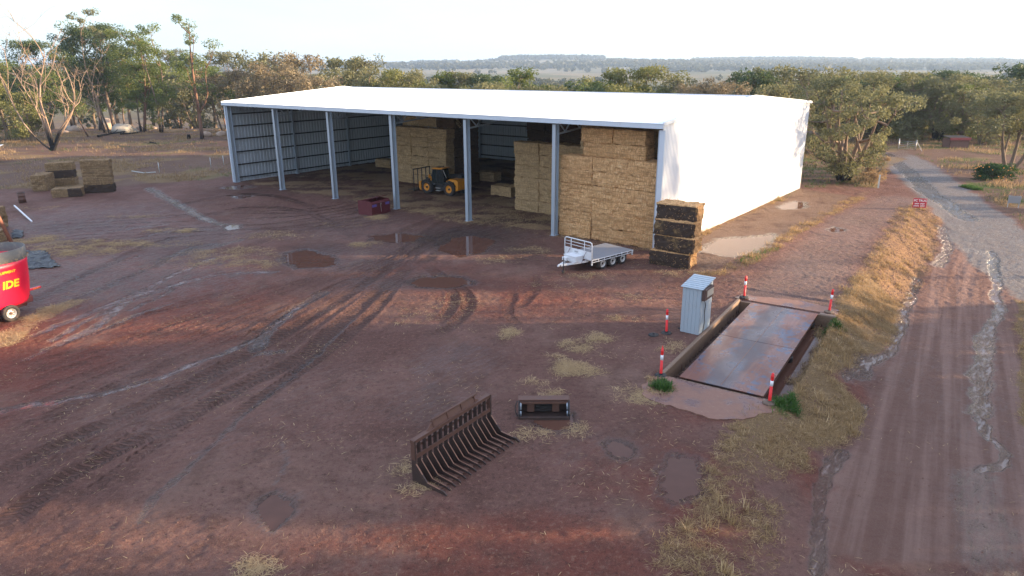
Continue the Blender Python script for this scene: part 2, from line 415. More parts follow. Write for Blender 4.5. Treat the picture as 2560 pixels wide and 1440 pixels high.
M['bark_burnt'] = bark_mat('bark_burnt_at_base', (.13, .085, .06), (.26, .19, .14), 2.0)
M['bark_pale'] = bark_mat('pale_pink_bark', (.22, .15, .105), (.36, .26, .19), 3.0)
M['bark_red'] = bark_mat('red_brown_bark', (.13, .065, .045), (.24, .14, .09), 1.2)
# ---------------------------------------------------------------- the lie of the land
YAW = -0.6596
SA = np.array([math.cos(YAW), math.sin(YAW)]); SN = np.array([-math.sin(YAW), math.cos(YAW)])   # along the shed front / into the shed
S0 = np.array([-28.75, 72.5]); SL, SW, SH, SR = 48.0, 30.25, 8.07, 9.12
def shed_xy(a, n): return S0+SA*a+SN*n
# weighbridge frame
WB0 = G(1697, 943); WD = np.array([.542, .840]); WD /= np.hypot(*WD); WW = np.array([WD[1], -WD[0]]); WBW, WBL = 3.15, 10.5
def wb(u, v): return WB0+WW*u+WD*v
CREST = np.array([(3.2, 12.5), (5.5, 16.5), *GL([(1940, 1012)]), *[wb(WBW+1.35, WBL*.5)], *[wb(WBW+.9, WBL+.8)], *GL([(2150, 690), (2225, 590), (2290, 522)]), (37.5, 62)])
FOOT = np.array([*GL([(1960, 1440), (2030, 1290), (2110, 1130), (2170, 980)], -.6), *GL([(2235, 800), (2290, 690), (2335, 610)], -1.05), *GL([(2350, 570)], -.6), (39.5, 62)])
def road_z(Y):
    return -np.interp(Y, [10, 15, 20, 27, 34, 44, 50, 55, 61], [.25, .4, .65, .9, 1.05, 1.05, .8, .35, 0.])
def macro(X, Y):
    cx = np.interp(Y, CREST[:, 1], CREST[:, 0]); fx = np.maximum(np.interp(Y, FOOT[:, 1], FOOT[:, 0]), cx+.8)
    t = np.clip((X-cx)/(fx-cx), 0, 1); w = t*t*(3-2*t); z = road_z(Y)*(.45*t+.55*w)
    hill = -13*sstep(105, 330, Y)*(1-sstep(900, 2300, Y)) + sstep(900, 3000, Y)*(7+18*fbm(X/900+3, Y/1300, 3, 5)+15*np.exp(-((X-160)/330)**2-((Y-3000)/700)**2)+12*np.exp(-((X-1080)/520)**2-((Y-3100)/700)**2)+10*np.exp(-((X+900)/300)**2-((Y-3000)/700)**2)) + sstep(500, 2500, Y)*6*(fbm(X/320, Y/420, 2, 9)-.5)
    hill = hill+sstep(3300, 6500, Y)*12
    pad = .5*(fbm(X/14, Y/14, 3, 3)-.5)*sstep(66, 95, Y)
    return z+hill+pad
def growx(a0, a1, st, g, lim, g2):
    L = list(np.arange(a0, a1, st)); s = st
    while L[-1] < lim: s *= g; L.append(L[-1]+s)
    s = st; F = []; p = L[0]
    while p > g2[0]: s *= g2[1]; p -= s; F.append(p)
    return np.array(F[::-1]+L)
gx = growx(-33, 33, .09, 1.03, 5200, (-5200, 1.03)); gy = growx(10, 50, .085, 1.035, 7500, (-40, 1.12))
X, Y = np.meshgrid(gx, gy)
NY, NX = X.shape
near = 1-sstep(70, 110, np.hypot(X, Y))
Z = macro(X, Y)
wx = X+.9*(fbm(X/1.7, Y/1.7, 3, 11)-.5)+.25*(vnoise(X/.3, Y/.3, 12)-.5); wy = Y+.9*(fbm(X/1.7, Y/1.7, 3, 21)-.5)+.25*(vnoise(X/.3, Y/.3, 22)-.5)
n_s = fbm(X/.7, Y/.7, 3, 31); n_m = fbm(X/3.1, Y/3.1, 4, 41)
ZF = near*(.05*(n_s-.5)+.03*(vnoise(X/.21, Y/.21, 51)-.5)+.03*(vnoise(X/.11+9, Y/.11, 52)-.5)*(Y < 45)); Z += near*.10*(n_m-.5)+ZF
def pmask(px, z=0.0, warp=True):
    P = GL(px, z); a, b = (wx, wy) if warp else (X, Y)
    m = np.zeros(X.shape); bb = (a > P[:, 0].min()-1.5) & (a < P[:, 0].max()+1.5) & (b > P[:, 1].min()-1.5) & (b < P[:, 1].max()+1.5)
    i = np.nonzero(bb)
    if len(i[0]):
        for dx, dy in ((0, 0), (.18, .1), (-.18, -.1), (.1, -.18), (-.1, .18)): m[i] += .2*inpoly(a[i]+dx, b[i]+dy, P)
    return m
def emask(px, py, rx, ry, z=0.0, soft=.45):
    c = G(px, py, z); ex = abs(G(px+rx, py, z)[0]-c[0]); ey = abs(G(px, py-ry, z)[1]-c[1])
    d = np.hypot((wx-c[0])/ex, (wy-c[1])/ey); return 1-sstep(1-soft, 1+soft, d)
def lmask(px, w, z=0.0, warp=.6):
    P = smooth_line(GL(px, z)); a = X+(wx-X)*warp; b = Y+(wy-Y)*warp
    D, S, SG = line_dist(a, b, P, w*2.5); return 1-sstep(w*.45, w*1.15, D)
def mx(a, b): np.maximum(a, b, out=a)
straw = np.zeros(X.shape); grass = np.zeros(X.shape); wet = np.zeros(X.shape); gravel = np.zeros(X.shape); dark = np.zeros(X.shape)
pale = np.zeros(X.shape); bank = np.zeros(X.shape); conc = np.zeros(X.shape); green = np.zeros(X.shape); clean = np.zeros(X.shape)
# --- straw lying about
STRAW = [(1260, 835, 26, 13, 1), (1490, 842, 40, 11, .8), (1450, 865, 38, 13, .8), (1520, 880, 30, 8, .4), (1410, 915, 45, 22, .95), (1460, 925, 50, 15, .8), (1335, 955, 40, 10, .6),
         (1370, 985, 35, 8, .6), (1540, 798, 18, 6, .8), (1600, 800, 30, 8, .6), (1010, 1160, 28, 20, .9), (1045, 1215, 40, 15, .7), (625, 1425, 60, 18, .9), (1295, 1085, 35, 18, .5), (1350, 1090, 30, 15, .4),
         (1440, 1075, 35, 22, .6), (910, 610, 30, 6, .8), (940, 543, 26, 7, .9), (460, 577, 35, 5, .9), (400, 577, 30, 5, .8), (260, 610, 200, 10, .7), (200, 625, 110, 14, .8), (80, 600, 60, 10, .8), (160, 500, 90, 18, .6),
         (330, 540, 80, 8, .4), (560, 640, 120, 22, .55), (640, 660, 90, 16, .45), (690, 590, 110, 14, .35), (850, 560, 90, 10, .3), (710, 1350, 18, 10, .7), (1050, 790, 90, 25, .3), (1130, 760, 110, 30, .25), (1480, 690, 60, 8, .5), (1700, 682, 60, 7, .7), (1560, 610, 120, 12, .6), (1420, 575, 70, 12, .6), (1330, 625, 60, 12, .5), (1240, 650, 70, 12, .35),
         (1620, 985, 60, 25, .8), (1690, 870, 40, 16, .5), (1760, 800, 22, 16, .6), (480, 465, 90, 9, .7), (960, 600, 40, 7, .3), (1850, 730, 40, 8, .3), (1400, 720, 180, 20, .2), (1560, 745, 120, 16, .3)]
for px, py, rx, ry, w in STRAW: mx(straw, w*(.80 if w > .75 else .62)*emask(px, py, rx, ry, 0, .75))
mx(straw, .95*lmask([(0, 860), (60, 815), (130, 775), (185, 755)], .75))
# --- the dry verge and the cut bank beside the ramp
VERGE = [(1935, 1020), (1990, 930), (2070, 815), (2095, 760), (2140, 695), (2180, 690), (2265, 735), (2235, 815), (2150, 870), (2095, 930), (2160, 985), (2150, 1040), (2090, 1085), (2040, 1120), (2030, 1180), (1925, 1200), (1880, 1250), (1950, 1290), (1940, 1440), (1600, 1440), (1650, 1330), (1735, 1300), (1715, 1235), (1790, 1160), (1835, 1075), (1890, 1040)]
mx(grass, pmask(VERGE, -.25)*(.42+.58*sstep(16.5, 23, Y)))
BANK = [(2140, 700), (2215, 590), (2240, 540), (2290, 518), (2345, 545), (2342, 610), (2300, 690), (2262, 745), (2180, 705)]
mx(bank, pmask(BANK, -.4)); mx(grass, .42*pmask(BANK, -.4)*sstep(.45, .62, n_s))
mx(grass, .5*lmask([(1760, 690), (1840, 665), (1930, 615), (2060, 540), (2170, 480)], .65)); mx(green, .7*lmask([(1860, 655), (1930, 620)], .45))
mx(grass, .45*lmask([(1760, 585), (1880, 530), (2005, 470)], .55)); mx(green, .5*lmask([(1930, 505), (2000, 478)], .4))
for px, py in ((1637, 965), (1965, 990), (1940, 1015), (2075, 810)): mx(green, emask(px, py, 22, 14)); mx(grass, emask(px, py, 30, 20))
mx(grass, .8*lmask([(2556, 740), (2562, 880), (2566, 1060)], .3, -.7))
# --- paddocks
pad_l = sstep(-.5, 1.0, (Y-np.interp(X, [-90, -40, -31, -26, 0], [63, 69, 75, 90, 140]))/2.0+(n_m-.5)*3)*(X < 20+0*X)
far = sstep(0, 6, (X-S0[0])*SN[0]+(Y-S0[1])*SN[1]-SW-1)        # behind the shed
pad_l = np.maximum(pad_l*(X < -22), far*((X-S0[0])*SA[0]+(Y-S0[1])*SA[1] < SL+4))
pad_r = pmask([(2005, 470), (2100, 465), (2190, 470), (2215, 400), (2190, 340), (2150, 300), (1950, 300)]) + pmask([(2255, 375), (2340, 410), (2420, 462), (2490, 512), (2600, 560), (3400, 600), (3000, 300), (2200, 300)])
pad = np.clip(pad_l+pad_r+sstep(120, 160, Y), 0, 1)
mx(grass, pad*(.12+.88*sstep(.42, .64, fbm(X/4, Y/4, 4, 61))))
mx(green, np.clip(pad_r, 0, 1)*sstep(.42, .6, fbm(X/9, Y/6, 3, 71))*.75)
mx(green, .9*pmask([(2005, 415), (2080, 415), (2090, 445), (2010, 450)])); mx(green, pad_l*.35*sstep(.55, .7, fbm(X/6, Y/6, 3, 73)))
# --- gravel road, ramp track, dirt road
GRAV = [(2180, 370), (2240, 440), (2285, 480), (2330, 520), (2380, 570), (2460, 640), (2600, 720), (2700, 640), (2560, 548), (2470, 508), (2400, 458), (2330, 408), (2250, 372)]
gr = pmask(GRAV); mx(gravel, gr); mx(wet, .42*gr); mx(gravel, .35*lmask([(1960, 740), (2060, 640), (2150, 550), (2250, 500)], 2.4))
DIRT = [(2030, 1440), (2060, 1290), (2120, 1130), (2190, 980), (2260, 800), (2320, 690), (2350, 600), (2400, 560), (2600, 760), (2640, 1440)]
dirt_road = pmask(DIRT, -.8); mx(pale, .8*dirt_road)
RAMP = [(1890, 745), (2075, 785), (2160, 680), (2225, 590), (2290, 520), (2330, 520), (2270, 470), (2190, 480), (2100, 540), (1960, 620), (1850, 690)]
ramp = pmask(RAMP)
APRON = [(1735, 600), (2002, 471), (2120, 490), (2080, 530), (1930, 605), (1790, 665), (1735, 685)]
apron = pmask(APRON); mx(conc, apron)
sa = (X-S0[0])*SA[0]+(Y-S0[1])*SA[1]; sn = (X-S0[0])*SN[0]+(Y-S0[1])*SN[1]
infloor = ((sa > .05) & (sa < SL-.05) & (sn > -.3) & (sn < SW-.05)).astype(float)
fl = sstep(-1.2, 1.5, sn+2.5*(n_m-.5))*sstep(-.5, .5, sa)*(1-sstep(SL-.5, SL+.5, sa))*(sn < SW+.3)
mx(straw, fl*(.46+.52*sstep(.36, .62, fbm(X/2.3+.2*Y, Y/1.1, 4, 81)))); mx(dark, fl*.65*sstep(.56, .66, fbm(X/2.2, Y/1.3, 3, 83)))
# --- wet mud
for ln, w, k in [([(90, 835), (180, 800), (270, 765), (370, 720), (430, 690), (500, 655), (535, 645)], .34, 1), ([(130, 850), (230, 795), (310, 762), (400, 730), (470, 705)], .22, .95), ([(60, 900), (140, 862), (230, 828), (330, 790), (420, 760)], .2, .85), ([(330, 775), (400, 745), (440, 722)], .2, .9), ([(180, 700), (260, 668), (340, 640)], .22, .8), ([(100, 790), (190, 742), (300, 700), (400, 655)], .16, .85), ([(330, 600), (420, 580), (520, 575)], .2, .7), ([(150, 860), (260, 800), (330, 745), (430, 715), (520, 690), (620, 680), (690, 678)], .36, 1), ([(380, 668), (430, 640), (470, 622), (530, 610)], .5, .9),
                 ([(0, 1030), (60, 1015), (150, 1003), (260, 985), (400, 945), (480, 915), (560, 880), (640, 845), (700, 800), (740, 770)], .28, 1), ([(640, 870), (690, 810), (740, 770), (810, 730)], .5, .9), ([(640, 890), (700, 880)], .3, .8),
                 ([(370, 470), (420, 497), (460, 520), (520, 550), (575, 566)], .55, 1), ([(220, 590), (300, 575), (420, 560)], .5, .7), ([(440, 640), (540, 615), (600, 600)], .5, .7), ([(880, 800), (800, 880), (700, 965), (560, 1080), (470, 1170), (400, 1250), (350, 1300)], .15, .75), ([(1190, 870), (1120, 900), (1060, 930)], .6, .5), ([(710, 1110), (720, 1160), (690, 1220)], .12, .5)]:
    mx(wet, k*lmask(ln, w))
for ln, w, k, z in [([(2478, 630), (2490, 700), (2497, 775), (2470, 830)], .4, 1, -.9), ([(2470, 830), (2455, 900), (2445, 980), (2440, 1035)], .55, .95, -.8), ([(2440, 1035), (2480, 1090), (2515, 1130), (2500, 1162), (2445, 1170)], .22, 1, -.6), ([(2440, 1180), (2450, 1280), (2480, 1430)], .9, .55, -.45),
                    ([(2293, 695), (2270, 760), (2228, 870), (2190, 900), (2160, 930)], .35, 1, -1.0), ([(2160, 1000), (2140, 1040)], .3, 1, -.6), ([(2110, 1120), (2080, 1170), (2045, 1270), (2050, 1440)], .3, .9, -.5), ([(2350, 570), (2370, 600), (2350, 650)], .5, .8, -.6), ([(2300, 470), (2350, 498), (2420, 535)], 1.2, 1, 0), ([(2215, 385), (2270, 430), (2330, 485)], 1.3, .9, 0), ([(2370, 600), (2460, 620), (2500, 650)], .6, .6, -.5)]:
    mx(wet, k*lmask(ln, w, z))
for px, py, rx, ry, k in [(300, 690, 360, 75, .62), (200, 560, 280, 55, .55), (480, 590, 200, 40, .5), (900, 560, 160, 40, .5), (760, 560, 260, 40, .35), (1150, 600, 180, 40, .6), (900, 640, 200, 40, .5), (1000, 700, 160, 30, .45), (1150, 900, 130, 60, .42), (1090, 1000, 160, 70, .35), (1500, 1120, 180, 60, .3), (1750, 1010, 100, 20, .5), (690, 1285, 40, 40, .55), (500, 1000, 500, 130, .28), (2330, 900, 150, 300, .22), (1650, 1300, 300, 80, .22)]:
    mx(wet, k*emask(px, py, rx, ry, 0, .6))
mx(wet, .9*pmask([(2090, 905), (2140, 880), (2200, 885), (2190, 920), (2150, 950), (2110, 950)], -.6))
for px, py, rx, ry, k in [(1180, 590, 150, 26, .9), (1290, 630, 90, 22, .8), (760, 640, 70, 30, .7), (1100, 700, 110, 18, .6), (1020, 760, 60, 40, .25), (1080, 1020, 60, 70, .5), (700, 470, 120, 15, .5), (640, 480, 60, 10, .5), (1240, 1010, 200, 60, .25), (470, 620, 90, 18, .6), (160, 570, 120, 12, .4)]:
    mx(dark, k*emask(px, py, rx, ry, 0, .7))
# --- ruts pressed by tyres
TRACKS = [([(-60, 1215), (0, 1180), (200, 1090), (440, 980), (560, 920), (700, 840), (830, 760), (920, 705), (1010, 650)], .36, 1.0), ([(-60, 1345), (0, 1315), (130, 1215), (300, 1125), (520, 1010), (640, 950), (760, 890), (860, 800), (960, 720), (1030, 665)], .40, 1.0),
          ([(560, 1060), (700, 965), (790, 900), (880, 830), (960, 750), (1010, 690)], .28, .8), ([(600, 860), (700, 790), (800, 735), (900, 690)], .3, .8), ([(0, 1290), (180, 1185), (420, 1070), (640, 965)], .28, .6), ([(1100, 690), (1160, 730), (1170, 770), (1130, 815), (1060, 850)], .3, .7), ([(1060, 660), (1110, 700), (1135, 750), (1100, 810)], .28, .7),
          ([(1010, 650), (1120, 590), (1250, 545), (1400, 520)], .35, .8), ([(1040, 665), (1150, 605), (1300, 560), (1480, 545)], .35, .7), ([(1000, 640), (1100, 560), (1220, 500), (1320, 470)], .35, .6), ([(950, 620), (1020, 570), (1180, 520), (1290, 490)], .3, .6), ([(560, 640), (700, 590), (860, 555), (960, 530)], .35, .5), ([(420, 520), (560, 490), (680, 490), (800, 520)], .3, .6), ([(440, 560), (600, 520), (760, 530), (900, 600)], .3, .5),
          ([(60, 770), (150, 720), (250, 670), (380, 610), (480, 585)], .35, .7), ([(100, 800), (220, 740), (330, 690), (450, 625)], .3, .5), ([(100, 880), (260, 820), (420, 770), (600, 720)], .3, .5), ([(0, 960), (200, 890), (400, 820), (560, 760), (700, 700)], .3, .35), ([(1290, 780), (1340, 720), (1340, 680)], .25, .4), ([(1310, 830), (1270, 780), (1290, 720)], .22, .4)]
for k in range(13):        # fainter wheel marks fanning out over the yard
    rr = random.Random(60+k); f = k/12.
    TRACKS.append(([(0+rr.uniform(-40, 40), 880+520*f), (330+rr.uniform(-40, 40), 800+330*f+rr.uniform(-20, 20)), (640+60*f, 730+160*f), (900+50*f+rr.uniform(-30, 30), 655+40*f), (1080+rr.uniform(-20, 60), 600-10*f), (1230+rr.uniform(0, 120), 540+rr.uniform(-30, 10))], .17, .32))
for k in range(9):
    rr = random.Random(90+k); f = k/8.
    TRACKS.append(([(60+60*f, 560+60*f), (300, 545+60*f), (560, 540+50*f+rr.uniform(-14, 14)), (800, 520+60*f), (980+rr.uniform(-30, 60), 480+70*f)], .17, .35))
RTRACK = [([(2230, 1440), (2270, 1150), (2310, 960), (2370, 760), (2420, 620)], .3, .25), ([(2310, 1440), (2330, 1150), (2350, 960), (2395, 780), (2440, 650)], .3, .2), ([(2180, 1440), (2230, 1150), (2290, 940), (2350, 760)], .25, .2), ([(2460, 1440), (2420, 1150), (2420, 900), (2440, 740)], .3, .2)]
tw = np.zeros(X.shape); ts = np.zeros(X.shape); td = np.zeros(X.shape)
for lst, z in ((TRACKS, 0.), (RTRACK, -.75)):
    for px, hw, k in lst:
        P = smooth_line(GL(px, z)); D, S, SG = line_dist(X+.1*(wx-X), Y+.1*(wy-Y), P, hw*2.4)
        L = np.hypot(*np.diff(P, axis=0).T).sum()
        e = sstep(0, 1.5, S)*sstep(0, 1.5, L-S)*(.5+.5*sstep(.3, .5, n_m)) if z == 0 else 1.
        w = k*(1-sstep(hw*.8, hw*1.25, D))*e; b = w > tw
        if z == 0: tw[b] = w[b]; ts[b] = S[b]; td[b] = (SG/hw)[b]
        else: mx(pale, 2.2*w)
        Z += -.055*k*(1-sstep(hw*.5, hw*1.1, D))*e + .045*k*np.exp(-((D-hw*1.45)/(.35*hw))**2)*e
mx(dark, .30*np.where(Y < 62, tw, 0)*(1-fl))
# --- puddles: hollows with water lying in them
PUDDLES = [('brown puddle reflecting a shed post, nearest the middle of the yard', [(712, 632), (760, 625), (830, 640), (846, 660), (800, 668), (740, 672), (706, 655)], 0.), ('long brown puddle among tyre marks below the shed', [(1020, 705), (1060, 690), (1150, 695), (1185, 708), (1110, 720), (1050, 716)], 0.),
           ('shallow puddle in front of the shed below the skip', [(925, 590), (1000, 582), (1060, 590), (1080, 603), (990, 606), (930, 600)], 0.), ('dark puddle in churned mud before the open shed bay', [(1090, 600), (1180, 590), (1230, 602), (1215, 628), (1150, 640), (1100, 625)], 0.),
           ('puddle on the apron mirroring the white shed wall', [(1752, 628), (1800, 598), (1870, 592), (1932, 586), (1926, 606), (1890, 630), (1830, 640), (1790, 634)], 0.), ('small puddle high on the apron by the shed wall', [(1945, 516), (1985, 503), (2012, 506), (2005, 520), (1960, 524)], 0.),
           ('round muddy puddle near the verge', [(1660, 1180), (1690, 1150), (1730, 1155), (1752, 1190), (1742, 1225), (1700, 1250), (1665, 1225)], 0.), ('small muddy puddle above the round one', [(1518, 1112), (1545, 1105), (1570, 1115), (1560, 1135), (1530, 1138)], 0.), ('bright puddle at the end of the drain streak', [(556, 570), (575, 562), (594, 565), (590, 573), (565, 576)], 0.),
           ('puddle under the dark steel bucket', [(1320, 1045), (1420, 1040), (1425, 1068), (1380, 1075), (1340, 1062)], 0.), ('wet pool beside the left end of the shed', [(550, 470), (600, 464), (640, 466), (600, 474)], 0.), ('small rut puddle left of the shed front', [(585, 492), (618, 488), (625, 493), (595, 497)], 0.), ('dark pool in the left yard', [(655, 1290), (690, 1255), (722, 1262), (715, 1295), (680, 1320)], 0.), ('round puddle on the ramp track', [(2068, 574), (2085, 570), (2105, 575), (2085, 580)], 0.)]
PUD = []; RIMS = []
for nm, px, z in PUDDLES:
    P = GL(px, z); c = P.mean(0); m = np.zeros(X.shape); Pb = c+(P-c)*1.0
    bb = np.nonzero((abs(X-c[0]) < 9) & (abs(Y-c[1]) < 9))
    dd = np.full(len(bb[0]), 1e9); xx, yy = wx[bb]*.75+X[bb]*.25, wy[bb]*.75+Y[bb]*.25
    D, S, SG = line_dist(xx, yy, np.vstack([Pb, Pb[:1]]), 3.0); D = np.minimum(D, 3.0); ins = inpoly(xx, yy, Pb); sgn = np.where(ins, D, -D)
    lvl = float(macro(c[0], c[1]))-.03
    w = sstep(-.55, .35, sgn); tgt = lvl-.065*sstep(.02, .45, sgn)+.035*(1-sstep(-.4, .05, sgn))+.03*(n_s[bb]-.5)
    Z[bb] = Z[bb]*(1-w)+tgt*w; RIMS.append((bb, (sgn > -1.4) & (sgn < -.10), lvl+.02+.0025*len(PUD), n_s[bb])); wet[bb] = np.maximum(wet[bb], .8*sstep(-.7, -.05, sgn)); clean[bb] = np.maximum(clean[bb], sstep(-.3, .2, sgn))
    PUD.append((nm, c+(P-c)*(1+.5/np.hypot(*(P-c).T))[:, None], lvl+.0025*len(PUD)))
# --- weighbridge pit and slabs
wu = (X-WB0[0])*WW[0]+(Y-WB0[1])*WW[1]; wv = (X-WB0[0])*WD[0]+(Y-WB0[1])*WD[1]
pit = ((wu > -.62) & (wu < WBW+.78) & (wv > -.05) & (wv < WBL+.05))
slabz = ((wu > -.95) & (wu < WBW+.6) & ((wv > -2.9) & (wv < 0) | (wv > WBL) & (wv < WBL+2.2)))
Z[slabz] = np.minimum(Z[slabz], -.03)
sl_r = sstep(WBW+.6, WBW+1.3, wu)*(1-sstep(WBW+1.3, WBW+3, wu))*sstep(-1.5, 0, wv)*(1-sstep(WBL, WBL+1.5, wv)); Z -= .22*sl_r
Z[pit] = -.62+.02*n_s[pit]; wet[pit] = .95
Z[infloor > .5] = np.clip(Z[infloor > .5], -.06, .03)
Z -= .85*ZF*np.clip((wet-.35)/.45, 0, 1)
# streams cut a little channel
Z -= near*.03*np.clip(wet-.6, 0, 1)/.4*(1-clean)
Z += near*.05*np.clip(straw, 0, 1)*(n_s-.25)*(1-fl)
Z += near*grass*(.10*(fbm(X/.9, Y/.9, 3, 91)-.4)+.05*vnoise(X/.25, Y/.25, 95))*(1-np.clip(conc, 0, 1))
for bb, rim, lv, q in RIMS: Z[bb] = np.where(rim, np.maximum(Z[bb], lv+.03*np.clip(q-.3, 0, 1)), Z[bb])
Z += near*bank*.22*(fbm(X/.6, Y/1.6, 3, 97)-.5)
red = np.zeros(X.shape)
for px, py, rx, ry, k in [(260, 740, 380, 120, 1), (40, 900, 260, 140, .95), (180, 560, 300, 50, .6), (500, 780, 260, 90, .6), (1250, 1390, 480, 110, .9), (1720, 1230, 170, 140, .7), (1760, 1030, 150, 50, .6), (1500, 1180, 160, 80, .5), (2060, 1200, 90, 250, .8), (2120, 940, 70, 60, .9), (1050, 680, 260, 40, .5), (1300, 740, 300, 50, .6)]: mx(red, k*emask(px, py, rx, ry, 0, .8))
for px, py, rx, ry, k in [(750, 1200, 450, 130, .6), (900, 980, 300, 90, .45), (1350, 900, 300, 90, .35), (1560, 960, 110, 60, .8), (400, 1000, 380, 60, .4), (900, 1400, 200, 60, .6), (2060, 680, 110, 60, .6), (1720, 790, 80, 40, .6)]: mx(pale, k*emask(px, py, rx, ry, 0, .8))
straw = np.clip(straw*(1-clean), 0, 1); grass = np.clip(grass*(1-clean), 0, 1)
# --- mesh slices with shared normals
gyv, gxv = np.gradient(Z, gy, gx); NRM = np.dstack([-gxv, -gyv, np.ones_like(Z)]); NRM /= np.linalg.norm(NRM, axis=2, keepdims=True)
c1 = np.dstack([straw, grass, wet, gravel]); c2 = np.dstack([tw, ts, td, dark]); c3 = np.dstack([bank, conc, green, pad]); nr = 1-.95*np.clip(gr+dirt_road*.8*(1-pmask(VERGE, -.25)), 0, 1); grass *= nr; straw *= nr; pad = pad*(1-gr); green *= (1-gr)
c4 = np.dstack([red, np.clip(pale, 0, 1), fl, dirt_road*(1-gr)])
VX = np.dstack([X, Y, Z])
def fc(a): return (a[:-1, :-1]+a[1:, :-1]+a[:-1, 1:]+a[1:, 1:])*.25
lab = np.zeros((NY-1, NX-1), int)
lab[fc(pad) > .5] = 1; lab[fc(Y) > 420] = 2
lab[fc(gr) > .5] = 3; lab[(fc(dirt_road) > .5) & (lab == 0)] = 4; lab[(fc(ramp) > .5) & (lab == 0)] = 5; lab[(fc(apron) > .5) & (lab == 0)] = 6
lab[fc(infloor) > .5] = 7
idx = np.arange(NY*NX).reshape(NY, NX)
quads = np.dstack([idx[:-1, :-1], idx[:-1, 1:], idx[1:, 1:], idx[1:, :-1]]).reshape(-1, 4); labf = lab.ravel()
Vf, Nf = VX.reshape(-1, 3), NRM.reshape(-1, 3); A1, A2, A3, A4 = (c_.reshape(-1, 4) for c_ in (c1, c2, c3, c4))

# --- the soil itself

t = NT('wet_red_soil'); p = t.pos()
a1 = t.sep(t.attr('c1').outputs['Color']); a1w = t.attr('c1').outputs['Alpha']
a2 = t.sep(t.attr('c2').outputs['Color']); a2w = t.attr('c2').outputs['Alpha']
a3 = t.sep(t.attr('c3').outputs['Color']); a3w = t.attr('c3').outputs['Alpha']
a4 = t.sep(t.attr('c4').outputs['Color'])
nb = t.noise(p, .16, 4, .6); nm = t.noise(p, 1.1, 5, .62); nf = t.noise(p, 9, 5, .65); nff = t.noise(p, 42, 3, .6)
col = t.mix(t.step(nb, .36, .64), (.132, .064, .050), (.190, .098, .077))
lowf = t.noise(p, .5, 5, .65); mid = t.noise(p, 2.6, 6, .7)
col = t.mix(t.mul(t.step(t.math('ADD', a4[0], t.math('SUBTRACT', lowf, .5)), .2, .8), .85), col, t.mix(mid, (.140, .040, .027), (.195, .066, .046)))
col = t.mix(t.mul(t.step(t.math('ADD', a4[1], t.mul(t.math('SUBTRACT', mid, .5), 1.2)), .25, .9), .7), col, (.235, .142, .108))
col = t.mix(t.mul(t.step(mid, .54, .74), .45), col, (.10, .05, .038))
col = t.mix(t.mul(t.step(nm, .44, .70), .6), col, (.085, .042, .032))
nk = t.noise(p, 6, 6, .75); col = t.mix(t.mul(t.step(nk, .47, .33), .75), col, (.058, .028, .021)); col = t.mix(t.mul(t.step(nk, .53, .66), .6), col, (.27, .155, .108)); vc = t.voro(p, 7).outputs['Distance']; col = t.mix(t.mul(t.step(vc, .16, .08), t.mul(t.step(nm, .46, .6), .5)), col, (.32, .19, .12))
pale = t.noise(t.scale(p, (.5, .22, 1)), .9, 4, .6); col = t.mix(t.mul(t.step(pale, .54, .72), .45), col, (.22, .135, .10))
col = t.mix(t.mul(t.step(nff, .46, .34), .5), col, (.07, .033, .025)); col = t.mix(t.mul(t.step(nff, .56, .68), .45), col, (.30, .18, .125))
# clods and little stones
vo = t.voro(p, 16); peb = t.step(vo.outputs['Distance'], .22, .10); col = t.mix(t.mul(peb, t.mul(t.step(nm, .45, .7), .5)), col, (.30, .19, .13))
# chaff scattered thinly everywhere
cha = t.noise(t.scale(p, (1, 2.4, 1), (0, 0, .6)), 17, 2, .5); chb = t.noise(t.scale(p, (2.6, 1, 1), (0, 0, -.3)), 19, 2, .5)
chaff = t.math('MAXIMUM', t.step(cha, .695, .74), t.step(chb, .70, .74)); col = t.mix(t.mul(chaff, t.mul(t.step(nb, .35, .6), .7)), col, (.36, .25, .13))
col = t.mix(t.mul(a2w, t.mixf(nm, .45, 1.0)), col, (.055, .034, .027))                      # churned dark mud
st_ = t.noise(t.scale(t.scale(p, (1, 1, 1), (0, 0, .55)), (2.0, .045, 1)), 1.2, 5, .6); rdc = t.mix(t.step(st_, .38, .64), (.150, .080, .060), (.245, .150, .118)); rdc = t.mix(t.mul(t.step(nff, .5, .7), .4), rdc, (.29, .19, .15)); col = t.mix(t.mul(t.attr('c4').outputs['Alpha'], t.mixf(mid, .55, 1.0)), col, rdc)
gcol = t.mix(t.noise(p, 3, 5, .65), (.125, .11, .10), (.21, .19, .175)); col = t.mix(t.mul(a1w, t.mixf(nm, .6, 1.1)), col, gcol)
bcol = t.mix(t.noise(t.scale(p, (1, .35, 1), (0, 0, .5)), 1.6, 5, .65), (.16, .085, .045), (.30, .18, .09)); col = t.mix(a3[0], col, bcol)
ccol = t.mix(nm, (.125, .08, .056), (.19, .128, .092)); col = t.mix(t.mul(a3[1], .85), col, t.mix(t.step(t.noise(p, .5, 4, .6), .5, .68), ccol, (.095, .058, .042)))
pcol = t.mix(t.noise(p, .22, 5, .65), (.085, .046, .034), (.20, .125, .08)); sy = t.n('ShaderNodeSeparateXYZ'); t.put(sy.inputs[0], p); pcol = t.mix(t.step(sy.outputs[1], 220., 480.), pcol, t.mix(t.step(t.noise(p, .004, 3, .5), .42, .58), (.13, .125, .07), (.22, .18, .11))); col = t.mix(t.mul(a3w, .9), col, pcol)
gk = t.math('ADD', t.mul(a1[1], .9), t.mul(t.math('SUBTRACT', nf, .5), .9)); gs = t.noise(t.scale(p, (1, 1, 1)), 26, 3, .7)
